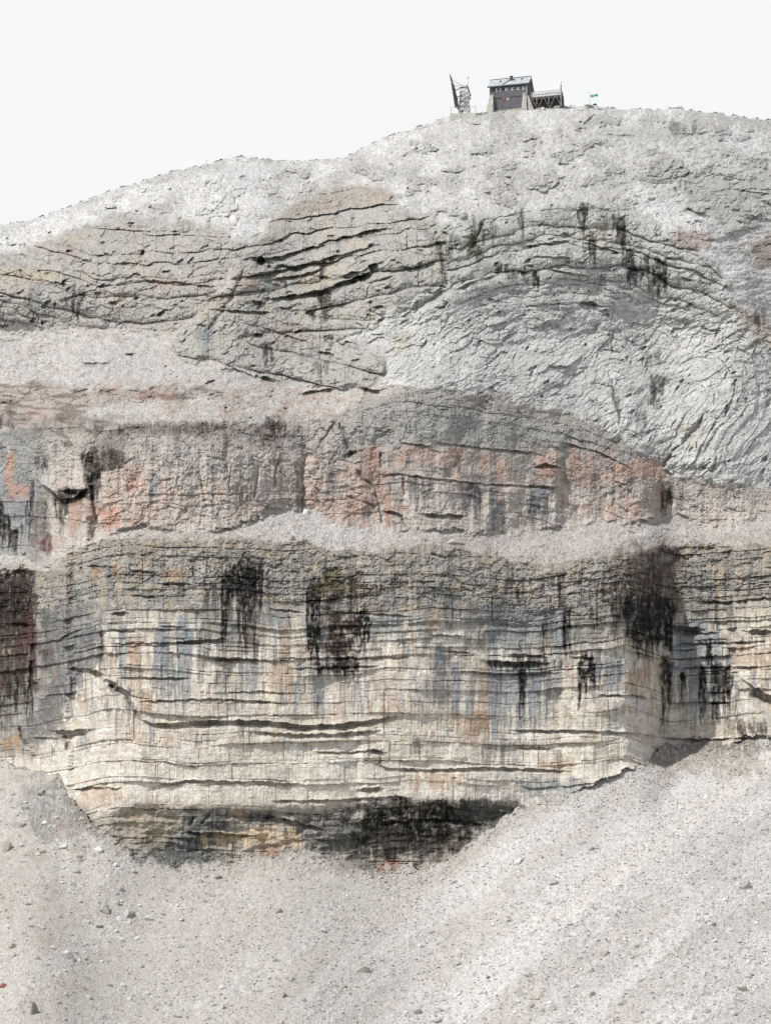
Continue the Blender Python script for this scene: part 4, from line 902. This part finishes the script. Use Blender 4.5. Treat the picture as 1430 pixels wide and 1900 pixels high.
b2 = buttress(970, 977, 174.5, 204, 3, -.5, 1.0); 
MB().hexa([(0.05,-.4,-1.5),(16*S,-.4,-1.5),(16*S,2.0,-1.5),(0.05,2.0,-1.5),(0.05,-.4,H_*.49),(2.5*S,-.4,H_*.45),(2.5*S,2.0,H_*.45),(0.05,2.0,H_*.49)]).build('buttress', MT['stone'], hut)
MB().box(-Wd-.1, -.35, -2.2, .03, Dp+.1, -.004).build('plinth', MT['plinth'], hut)

# terrace on struts beside the hut
ter = empty('timber_terrace', hut.location, -TH)
tag(ter, 'timber terrace with railing on pale crossed struts, right of the hut', 'terrace')
def tx(px): return (px-978)*S/k15
def tz(px, py): return H_-(py-152+(px-978)*0.07)*S/0.94
zt = tz(1010, 170.5); zd = tz(1010, 179.5); zb = tz(1010, 198); x0, x1 = tx(985), tx(1043.5); DT = 15*S
MB().box(x0, 0, zd-.14, x1, DT, zd).build('deck', MT['wood'], ter)
MB().box(x0, .9, zb-1, x1, 1.0, zd-.145).build('back_wall', MT['dark'], ter)  # near-black colour gives the dark underside of the deck
MB().box(x1-.004, .4, zb-1, x1+.05, DT*1.6, zd+.1).hexa([(x1-.003,.05,zd+.1),(x1+.05,.05,zd+.1),(x1+.05,DT*1.6,zd+.1),(x1-.003,DT*1.6,zd+.1),(x1-.003,.05,zt),(x1+.05,.05,zt),(x1+.05,.1,zt),(x1-.003,.1,zt)]).build('end_wall', MT['dark'], ter)  # shading of the end wall is put into its near-black colour
rl = MB().box(x0, -.05, zt-.05, x1, .04, zt+.05).box(x0, DT-.09, zt-.05, x1, DT, zt+.05).box(x0, -.04, (zt+zd)/2-.04, x1, .03, (zt+zd)/2+.03)
for i in range(12):
    x = x0+(x1-x0)*i/11; rl.box(x-.05, -.045, zd, x+.05, .035, zt-.05).box(x-.04, DT-.08, zd, x+.04, DT-.02, zt-.05)
rl.build('railing', MT['wood'], ter)
rp_ = random.Random(3)
for i in range(9):
    x = x0+(x1-x0)*(i+.2)/9.2; w = (x1-x0)/9*rp_.uniform(.4, .75); zz = zd+rp_.uniform(.12, .3); MB().box(x, -.09, zz, x+w, -.051, zz+rp_.uniform(.25, .55)).build('parapet_board', MT['wood'], ter)
MB().box(x0, -.035, zd-.75, x1, .2, zd-.145).build('edge_beam', MT['dark'], ter)
n = 5
for i in range(n):
    xa = x0+(x1-x0)*i/n+.1; xb = x0+(x1-x0)*(i+1)/n
    zg = zb-.6
    if i % 2 == 0: MB().bar((xa, -.02, zd-.3), (xb, -.02, zg), .03).bar((xb-.1, -.02, zg+.9), (xb-.1, -.02, zd-.1), .05).build('strut', MT['wood'], ter)
    else: MB().bar((xa, -.02, zg), (xb, -.02, zd-.3), .03).build('strut', MT['wood'], ter)
MB().bar((x1-.1, -.03, zg), (x1-.1, -.03, zt), .08).build('strut', MT['wood'], ter)

def flag(name, pole, pts_uv, mats, label, Yf, sway):
    e = empty(name, at(pole[0], pole[2], Yf)); tag(e, label, 'flag')
    o = Vector(e.location); top = at(pole[0]+sway, pole[1], Yf)-o
    m = MB(); m.bar((0, 0, -.4), top, .045, .03); m.build('pole', MT['steel'], e)
    for (quad, mt) in zip(pts_uv, mats):
        me = MB(); (ax_, ay_), (bx_, by_) = quad[0], quad[1]; n_ = 8
        for i in range(n_):
            def P(u, v, back):
                p = at(ax_+(bx_-ax_)*(u if quad[3] == 'h' else v), ay_+(by_-ay_)*(v if quad[3] == 'h' else u)+quad[2]*math.sin(u*5)*.6, Yf)-o
                return Vector((p.x, p.y+.18*math.sin(u*7)+back, p.z))
            u0, u1 = i/n_, (i+1)/n_
            me.hexa([P(u0,1,0),P(u1,1,0),P(u1,1,.03),P(u0,1,.03),P(u0,0,0),P(u1,0,0),P(u1,0,.03),P(u0,0,.03)])
        me.build('cloth', MT[mt], e)
    return e
flag('flag', (1041.3, 149, 171), [(((1039.2), 157.2), (1041.6, 166.5), .3, 'v'), ((1040.6, 151.8), (1041.9, 157.2), .3, 'v'), ((1041.2, 149.6), (1041.9, 151.8), .1, 'v')], ['red', 'wcloth', 'green'],
     'drooping red and white flag on a thin pole above the terrace', YH+.8, 0)
gY = ground(1094, 196).y
flag('flag', (1094, 168.5, 196), [((1095.2, 174.6), (1108.8, 178.9), 1.0, 'h')], ['green'], 'green flag flying to the right from a pole on the rocky knob', gY, -.6)

# ------------------------------------------------------------------ cableway mast
YM = ground(858, 221).y+1.0
SM = YM/F
def mp(px, py, d=0.0): return at(px, py, YM)+Vector((0, d, 0))
base = mp(858, 222)
mast = empty('cableway_mast', base); tag(mast, 'leaning black boom and grey lattice steel mast left of the hut', 'mast')
def Lc(v): return v-base
cb = MB(); q0, q1, q2, q3 = mp(834.5, 226), mp(884, 218), mp(834.5, 213.6), mp(882, 210.6)
z0 = q0.z-1.0
cb.hexa([(q0.x-base.x,-1.2,z0-base.z),(q1.x-base.x,-1.2,z0-base.z),(q1.x-base.x,4.5,z0-base.z),(q0.x-base.x,4.5,z0-base.z),
         (q2.x-base.x,-1.2,q2.z-base.z),(q3.x-base.x,-1.2,q2.z-base.z+.1),(q3.x-base.x,4.5,q2.z-base.z+.1),(q2.x-base.x,4.5,q2.z-base.z)])
cb.build('concrete_base', MT['concrete'], mast)
bm1 = MB(); w = .17
segs = [(834.0, 138.5, .06), (836.5, 146, .16), (838.2, 153, .2), (841, 170, .22), (844, 185, .3), (847.5, 199, .42)]
for (a_, b_, w0), (c_, d_, w1) in zip(segs[:-1], segs[1:]): bm1.bar(Lc(mp(a_, b_, -.4)), Lc(mp(c_, d_, -.4)), w0, w1)
bm1.build('boom', MT['black'], mast)
bm2 = MB()
for (a_, b_, c_, d_) in ((840, 151, 844, 163), (844, 163, 848, 180), (848, 180, 850.5, 197)): bm2.bar(Lc(mp(a_, b_, 1.6)), Lc(mp(c_, d_, 1.6)), .13, .2)
bm2.build('boom', MT['black'], mast)
for px, py in ((838, 153.5), (840.6, 171), (842.6, 181.5)): MB().bar(Lc(mp(px-1.2, py, -.6)), Lc(mp(px+5, py+.4, 1.7)), .12).build('clamp', MT['white'], mast)
ly = [163, 172, 181, 190, 199, 211]
def leg(side, back, y):
    t = (y-160)/51.0
    xx = (853.5-2.2*t) if side == 0 else (867+4.5*t)
    return Lc(mp(xx+(1.6 if back else 0), y-(1.2 if back else 0), 2.4 if back else 0))
for sd_ in (0, 1):
    for bk in (0, 1): MB().bar(leg(sd_, bk, 161), leg(sd_, bk, 212), .085, .11).build('leg', MT['steel'], mast)
br = MB(); br2 = MB()
for a_, b_ in zip(ly[:-1], ly[1:]):
    for bk in (0, 1):
        br.bar(leg(0, bk, a_), leg(1, bk, b_), .05); br2.bar(leg(1, bk, a_), leg(0, bk, b_), .045); br.bar(leg(0, bk, a_), leg(1, bk, a_), .06)
    for sd_ in (0, 1): br.bar(leg(sd_, 0, a_), leg(sd_, 1, b_), .045); br2.bar(leg(sd_, 1, a_), leg(sd_, 0, b_), .045)
br.build('bracing', MT['steel'], mast); br2.build('bracing', MT['black'], mast)
rq = random.Random(8)
for i in range(16):
    y = rq.uniform(174, 206); x = rq.uniform(855, 872); p = Lc(mp(x, y, rq.uniform(-.2, 1.6))); a_ = rq.uniform(.08, .26); b_ = rq.uniform(.06, .2)
    MB().box(p.x-a_, p.y-.12, p.z-b_, p.x+a_, p.y+.12, p.z+b_).build('winch_gear', MT['black'], mast)
for x, y, r_ in ((861, 177, .34), (869, 182, .38), (862, 187, .3), (858, 198, .28)):
    p = Lc(mp(x, y, -.25)); sh = MB()
    for i in range(10):
        a0, a1 = i*math.pi/5, (i+1)*math.pi/5; sh.bar((p.x+r_*math.cos(a0), p.y, p.z+r_*math.sin(a0)), (p.x+r_*math.cos(a1), p.y, p.z+r_*math.sin(a1)), .05)
    sh.build('pulley_wheel', MT['steel'], mast)
for p_, q_, w_ in ((mp(853, 161.5), mp(868, 160.5), .1), (mp(844, 163.8, 1), mp(854, 163), .07), (mp(849, 176, 1), mp(857, 175.5), .08)): MB().bar(Lc(p_), Lc(q_), w_).build('cross_beam', MT['black'], mast)
MB().bar(Lc(mp(865, 156.5)), Lc(mp(868, 161.5)), .08).bar(Lc(mp(868, 161.5)), Lc(mp(873, 177.5)), .11).build('strut', MT['black'], mast)
MB().bar(Lc(mp(868, 160)), Lc(mp(868, 143)), .035).box(*(Lc(mp(867.6, 144.4))-Vector((.1, .1, .08))), *(Lc(mp(868.4, 143))+Vector((.1, .1, .08)))).build('antenna', MT['steel'], mast)
for (a_, b_, c_, d_) in ((838.5, 146, 860, 157.5), (840, 150.5, 861, 158.5), (843, 156.4, 860, 157.8), (844, 159.3, 856, 160.8)):
    MB().bar(Lc(mp(a_, b_, .2)), Lc(mp(c_, d_, .2)), .028).build('stay_cable', MT['steel'], mast)
rb = MB()
for x, y0_, y1_ in ((836, 201.5, 213.5), (881.5, 199, 211)): rb.bar(Lc(mp(x, y0_, -.9)), Lc(mp(x+.6, y1_, -.9)), .06)
rb.bar(Lc(mp(836, 201.5, -.9)), Lc(mp(881.5, 199.3, -.9)), .035)
rb.build('railing', MT['steel'], mast)

# ------------------------------------------------------------------ marker pole, speck on the skyline
g0 = ground(1137.5, 1894)
mk = empty('marker_pole', g0); tag(mk, 'thin faded red marker pole stuck in the scree at the bottom edge', 'pole')
hh = at(1137.5, 1874.5, g0.y).z-g0.z
m = MB()
for a_, b_, w_ in ((0, .35, .042), (.35, .62, .05), (.62, .86, .04), (.86, 1, .03)): m.bar((0, 0, hh*a_-(.3 if a_ == 0 else 0)), (0.03*b_, 0, hh*b_), w_)
m.build('shaft', MT['pink'], mk); MB().bar((0, 0, hh), (0, 0, hh+.05), .055, .03).build('cap', MT['white'], mk)
g1_ = ground(382.5, 306)
mk2 = empty('marker_pole', g1_); tag(mk2, 'tiny dark speck on the far left skyline, modelled as a pole', 'pole')  # unidentified speck, given a thin shaft to stand on
hh = at(382.5, 297, g1_.y).z-g1_.z
MB().bar((0, 0, -.3), (0, 0, hh-.15), .018).build('shaft', MT['steel'], mk2); MB().hexa([(-.06,-.06,hh-.15),(.06,-.06,hh-.15),(.06,.06,hh-.15),(-.06,.06,hh-.15),(-.08,-.08,hh+.12),(.08,-.08,hh+.12),(.08,.08,hh+.12),(-.08,.08,hh+.12)]).build('tip', MT['black'], mk2)

# ------------------------------------------------------------------ a walker on the crest
ci = jx(1389); cr = Vector(PX3[jsky[ci], ci]); 
pz = cr.z-1.05; py_ = cr.y+6.0
me = bpy.data.meshes.new('person')
J = {'pel': (0,0,.95), 'che': (0,.02,1.25), 'nk': (0,.03,1.45), 'hd': (0,0,1.56), 'ht': (0,0,1.70), 'sl': (-.17,0,1.40), 'el': (-.24,.05,1.14), 'hl': (-.20,-.10,.95), 'sr': (.17,0,1.40), 'er': (.25,.04,1.15), 'hr': (.24,-.12,.97),
     'kl': (-.12,-.06,.52), 'al': (-.13,.03,.09), 'tl': (-.14,-.14,.04), 'kr': (.11,.04,.50), 'ar': (.12,.16,.09), 'tr': (.13,.0,.04)}
rad = {'pel': .13, 'che': .15, 'nk': .06, 'hd': .095, 'ht': .07, 'sl': .07, 'el': .05, 'hl': .035, 'sr': .07, 'er': .05, 'hr': .035, 'kl': .07, 'al': .045, 'tl': .035, 'kr': .07, 'ar': .045, 'tr': .035}
kk = list(J); E = [('pel','che'),('che','nk'),('nk','hd'),('hd','ht'),('che','sl'),('sl','el'),('el','hl'),('che','sr'),('sr','er'),('er','hr'),('pel','kl'),('kl','al'),('al','tl'),('pel','kr'),('kr','ar'),('ar','tr')]
me.from_pydata([J[q] for q in kk], [(kk.index(a_), kk.index(b_)) for a_, b_ in E], [])
person = bpy.data.objects.new('person', me); col.objects.link(person)
mod = person.modifiers.new('skin', 'SKIN'); sv = me.skin_vertices[0].data
for i, q in enumerate(kk): sv[i].radius = (rad[q], rad[q]*.85); sv[i].use_root = (q == 'pel')
person.modifiers.new('sub', 'SUBSURF').levels = 1
dg = bpy.context.evaluated_depsgraph_get(); me2 = bpy.data.meshes.new_from_object(person.evaluated_get(dg))
person.modifiers.clear(); person.data = me2
for q in ('jacket', 'trousers', 'skin'): me2.materials.append(MT[q])
for p in me2.polygons:
    z = p.center.z; p.material_index = 2 if z > 1.47 else (1 if z < .92 and abs(p.center.x) < .19 else 0)
person.location = (cr.x*py_/cr.y, py_, pz); person.rotation_euler = (0, 0, .5)
tag(person, 'distant walker in dark jacket half hidden behind the right skyline', 'person')
hb = MB()
for a0, r0, a1, r1 in ((1.60, .108, 1.68, .10), (1.68, .10, 1.73, .06)):
    for i in range(10):
        t0, t1 = i*math.pi/5, (i+1)*math.pi/5
        hb.v += [(r0*math.cos(t0), r0*math.sin(t0)+.01, a0), (r0*math.cos(t1), r0*math.sin(t1)+.01, a0), (r1*math.cos(t1), r1*math.sin(t1)+.01, a1), (r1*math.cos(t0), r1*math.sin(t0)+.01, a1)]; b_ = len(hb.v); hb.f.append((b_-4, b_-3, b_-2, b_-1))
hb.build('hair', MT['hair'], person)

# ------------------------------------------------------------------ stones
def hull(seed, npts=14, sx=1, sy=1, sz=.6):
    r = random.Random(seed); bm = bmesh.new()
    for i in range(npts):
        v = Vector((r.gauss(0, 1), r.gauss(0, 1), r.gauss(0, 1))).normalized()*r.uniform(.8, 1.1)
        bm.verts.new((v.x*.5*sx, v.y*.5*sy, v.z*.5*sz))
    res = bmesh.ops.convex_hull(bm, input=bm.verts)
    bmesh.ops.delete(bm, geom=[q for q in bm.verts if not q.link_faces], context='VERTS')
    bm.normal_update(); return bm
def stone_mat(name, c):
    return mat(name, tuple(min(.75, float(q)*1.22) for q in A(*c)), 0.95, 0, 0.16, 5.0, bump=0.6)
SMT = {'white': stone_mat('white_stone', (226,225,222)), 'pale': stone_mat('pale_stone', (208,206,201)), 'grey': stone_mat('grey_stone', (184,182,176)), 'dark': stone_mat('dark_grey_stone', (140,138,134)),
       'tan': stone_mat('tan_stone', (190,182,168)), 'brown': stone_mat('brown_stone', (176,160,146)), 'red': stone_mat('red_stone', (170,134,122)), 'brick': stone_mat('brick_red_stone', (170,82,66))}
NMESH = 0
def boulder(px, py, wpx_, hpx_, c, label, rot=0, npts=13, seed=None, group=None, name='boulder', cat='boulder'):
    global NMESH
    NMESH += 1
    g_ = ground(px, py+hpx_*0.25); s_ = g_.y/F
    bm = hull(seed or NMESH*7+1, npts, wpx_*s_*1.12, (wpx_*.5+hpx_*.5)*s_, hpx_*s_*1.35)
    me = bpy.data.meshes.new(name); bm.to_mesh(me); bm.free(); me.materials.append(SMT[c])
    o = bpy.data.objects.new(name, me); col.objects.link(o)
    o.location = (g_.x, g_.y+.1*s_*wpx_, g_.z+hpx_*s_*.18); o.rotation_euler = (R(10), R(rot), 0)
    return tag(o, label, cat, group)
BL = [
 (181,1579,19,16,'white','white rounded boulder below the left foot of the cliff, brightest stone there',0),
 (115,1571,21,12,'pale','pale flat boulder left of the brightest white boulder below the cliff',0),
 (10,1573,28,22,'brown','reddish brown boulder cut by the left edge of the picture',0),
 (37,1532,28,15,'grey','broad grey boulder above the reddish brown boulder at the left edge',5),
 (82,1528,14,12,'pale','small pale boulder right of the broad grey boulder near the left edge',0),
 (76,1473,16,12,'dark','dark grey boulder with shadow under the far left end of the cliff',-10),
 (46,1500,15,11,'grey','small grey boulder high on the left scree with reddish side',0),
 (146,1598,12,8,'grey','little grey boulder just below the white boulder pair on the left',0),
 (237,1697,32,22,'pale','largest pale boulder in the cluster of rocks left of centre',-12),
 (276,1706,18,14,'pale','pale pointed boulder right of the largest boulder of the left cluster',-20),
 (194,1690,26,20,'grey','blocky grey boulder left of the largest boulder of the left cluster',0),
 (180,1718,20,12,'grey','grey boulder below the blocky one in the left cluster',0),
 (160,1712,14,10,'pale','small pale boulder at the left end of the left cluster',0),
 (216,1677,22,10,'grey','flat grey boulder at the top of the left cluster',0),
 (133,1641,17,12,'white','small bright white boulder above the left cluster',0),
 (125,1775,24,19,'pale','pale boulder alone below the left cluster of rocks',0),
 (228,1748,13,10,'pale','small pale boulder right below the left cluster',0),
 (60,1876,20,26,'dark','upright dark grey boulder near the bottom left corner',-8),
 (6,1831,15,9,'brick','brick red stone at the left edge near the bottom',0),
 (24,1757,17,9,'red','dark red brown stone near the left edge',-8),
 (72,1581,24,15,'brown','rusty brown boulder between the left edge and the white boulder',-20),
 (148,1590,14,9,'brown','small rusty boulder beside the little grey one',0),
 (370,1636,14,12,'pale','pale boulder under the dark lens of rock',0),
 (405,1630,20,8,'dark','dark flat slab under the dark lens of rock',-20),
 (512,1691,20,12,'brown','brownish boulder in the middle of the scree',-15),
 (622,1706,16,9,'grey','small grey boulder with shadow right of the brownish one',0),
 (510,1783,18,10,'tan','tan boulder in the lower middle of the scree',0),
 (520,1845,24,18,'tan','larger tan boulder near the bottom centre left',0),
 (415,1870,10,8,'dark','small dark stone near the bottom centre left',0),
 (672,1800,26,17,'tan','tan boulder sunk in the scree right of bottom centre',-15),
 (598,1728,18,10,'pale','pale boulder left of centre on the smooth scree',0),
 (1122,1770,20,12,'tan','tan boulder with flat top beside the pale gully on the right scree',-10),
 (1095,1803,14,14,'tan','small upright tan boulder below the flat topped one by the pale gully',0),
 (995,1850,26,18,'tan','biggest tan boulder of the group at the bottom right of centre',0),
 (985,1868,16,10,'brown','brown boulder tucked below the biggest tan one',0),
 (907,1815,13,7,'red','dull red flat stone on the lower scree left of the tan boulders',-5),
 (1028,1870,22,13,'grey','grey boulder lowest near the bottom right of centre',0),
 (1154,1862,22,12,'pale','pale boulder above the red marker pole',0),
 (1097,1845,12,7,'red','dark red stone with black shadow left above the marker pole',-25),
 (1375,1836,22,14,'tan','tan boulder near the right edge above the bottom corner',0),
 (1310,1877,16,10,'grey','grey boulder near the bottom right corner',0),
 (1187,1822,10,7,'red','small dull red stone on the right scree',0),
 (1395,1811,10,5,'brick','small orange red stone near the right edge',0),
 (775,1878,18,10,'dark','dark grey flat boulder at the bottom centre',-8),
 (810,1896,20,11,'grey','grey boulder cut by the bottom edge at centre',0),
 (900,1844,14,10,'pale','pale boulder left of the group of tan boulders',0),
 (1098,1577,16,6,'dark','dark slab on the upper part of the right scree',-25),
 (1024,1640,20,14,'grey','grey block below the dark foot of the cliff on the right scree',-15),
 (962,1600,24,12,'pale','pale slab next to the dark foot of the cliff',-25),
 (840,1638,18,9,'grey','grey boulder with shadow just under the black stained foot',-10),
 (718,1610,20,14,'brown','orange brown block at the lowest point of the black foot',0),
 (1380,1645,26,16,'grey','faint grey boulder near the right edge of the scree',-30),
 (1320,1715,18,10,'grey','grey boulder on the right scree below the faint one',-20),
 (537,998,17,15,'brown','brown boulder perched on the edge of the rubble ledge left of centre',0),
 (567,949,29,18,'pale','pale block on the crest of the rubble cone under the pinkish cliff',-5),
 (785,1003,15,12,'brown','brown boulder at centre on the rubble ledge edge',0),
 (845,1007,32,13,'tan','long tan boulder on the edge of the rubble ledge right of centre',0),
 (1167,985,15,9,'brown','small brown boulder on the right part of the rubble ledge',-15),
 (735,968,24,14,'tan','tan block under the small orange roofed hole of the pinkish cliff',0),
 (1092,197,24,11,'grey','flat topped grey rock knob carrying the green flag',0),
 (1262,199,13,8,'grey','grey boulder standing up on the right part of the skyline',0),
 (1078,203,13,7,'pale','pale boulder left of the rock knob with the green flag',0),
 (1112,202,10,6,'grey','grey boulder just right of the rock knob with the green flag',0),
 (815,229,12,8,'grey','grey boulder on the skyline left of the mast',0),
 (783,236,14,9,'pale','pale boulder further left down the skyline from the mast',0),
 (1300,315,13,12,'grey','round grey boulder on the rubble between two outcrops on the right',0),
 (510,706,16,9,'pale','pale boulder beside the dark hole under the middle rock dome',0),
 (895,208,12,7,'pale','pale boulder between the mast and the hut',0),
 (1010,202,16,8,'pale','pale boulder below the struts of the terrace',0),
 (1035,199,16,8,'grey','grey boulder at the right end of the terrace struts',0)]
for (px, py, w_, h_, c, lab, rot) in BL: boulder(px, py, w_, h_, c, lab, rot)
rr = random.Random(77)
cnt = 0
while cnt < 225:
    px = rr.uniform(-20, 1450); py = rr.uniform(1440, 1915)
    if reg[jy(py), jx(px)] != 0: continue
    cl_ = (px < 420)*0.5+(px > 850 and py > 1700)*0.6+0.2
    if rr.random() > cl_: continue
    w_ = rr.uniform(8, 14); h_ = w_*rr.uniform(.5, .8)
    left = px < 700
    c = rr.choice(['pale', 'grey', 'grey', 'pale', 'tan', 'white'] if left else ['pale', 'white', 'grey', 'pale', 'white'])
    boulder(px, py, w_, h_, c, {'pale': 'small pale stone lying loose on the scree slope', 'grey': 'small grey stone lying loose on the scree slope', 'tan': 'small tan stone lying loose on the scree slope', 'white': 'small whitish stone lying loose on the scree slope'}[c], rr.uniform(-25, 10), 16, None,
            {'pale': 'small pale stones on the scree', 'grey': 'small grey stones on the scree', 'tan': 'small tan stones on the scree', 'white': 'small whitish stones on the scree'}[c], 'stone', 'stone')
    cnt += 1

def scatter(name, N, x0, x1, y0, y1, regs, smin, smax, label, seed, dens=None):
    r = np.random.RandomState(seed)
    tv = []; tf = []
    for i in range(14):
        bm = hull(500+i, 9, 1, .8, .48); bm.verts.ensure_lookup_table(); bm.verts.index_update()
        tv.append(np.array([v.co[:] for v in bm.verts], np.float32)); tf.append(np.array([[v.index for v in f.verts] for f in bm.faces], np.int64)); bm.free()
    V = []; Fc = []; K = []; off = 0
    px = r.uniform(x0, x1, N); py = r.uniform(y0, y1, N)
    for i in range(N):
        jj, i2 = jy(py[i]), jx(px[i])
        if reg[jj, i2] not in regs or jj >= jsky[i2]-2: continue
        if regs == (4,) and rock4[jj, i2] > .4: continue
        if dens is not None and r.rand() > dens(px[i], py[i]): continue
        P = PX3[jj, i2]; s_ = P[1]/F
        sz = (smin+(smax-smin)*r.rand()**2.6)*s_
        a_ = r.rand()*6.28; ca, sa = math.cos(a_), math.sin(a_)
        k_ = r.randint(14); t = tv[k_]*sz
        q = np.stack([t[:, 0]*ca-t[:, 1]*sa, t[:, 0]*sa+t[:, 1]*ca, t[:, 2]+(r.rand()-.3)*.4*t[:, 0]], 1)+P+np.array([0, 0, sz*.06])
        V.append(q); Fc.append(tf[k_]+off); off += len(q)
        c = C[jj, i2]; c = c*.35+c.mean()*.65
        g_ = float(np.clip(r.normal(1.12, .16), .86, 1.6)); K.append(np.repeat((c*g_)[None], len(q), 0))
    V = np.concatenate(V).astype(np.float32); Fc = np.concatenate(Fc); K = np.clip(np.concatenate(K), .05, .8).astype(np.float32)
    me = bpy.data.meshes.new(name); nf = len(Fc)
    me.vertices.add(len(V)); me.vertices.foreach_set('co', V.ravel()); me.loops.add(nf*3); me.loops.foreach_set('vertex_index', Fc.ravel().astype(np.int32))
    me.polygons.add(nf); me.polygons.foreach_set('loop_start', (np.arange(nf)*3).astype(np.int32)); me.update(calc_edges=True)
    at_ = me.color_attributes.new('rock_color', 'FLOAT_COLOR', 'POINT'); at_.data.foreach_set('color', np.concatenate([K, np.ones((len(K), 1), np.float32)], 1).ravel())
    me.polygons.foreach_set('use_smooth', np.zeros(nf, bool)); me.materials.append(M_scree)
    o = bpy.data.objects.new(name, me); col.objects.link(o); tag(o, label, 'rubble', kind='stuff')
scatter('loose_gravel', 30000, -60, 1490, 1380, 1935, (0,), 2.4, 8.5, 'loose pale gravel and rubble strewn over the foreground scree slope', 1, lambda x, y: .25+.65*min(1, max(0, (x-250+(y-1600)*.8)/900)))
scatter('ledge_rubble', 6000, -40, 1470, 930, 1060, (2,), 2.5, 6, 'fine pale rubble on the ledge between the two cliffs', 2)
scatter('summit_rubble', 16000, -40, 1470, 190, 800, (4,), 2.2, 6.5, 'loose pale rubble blocks strewn over the summit slope', 3)
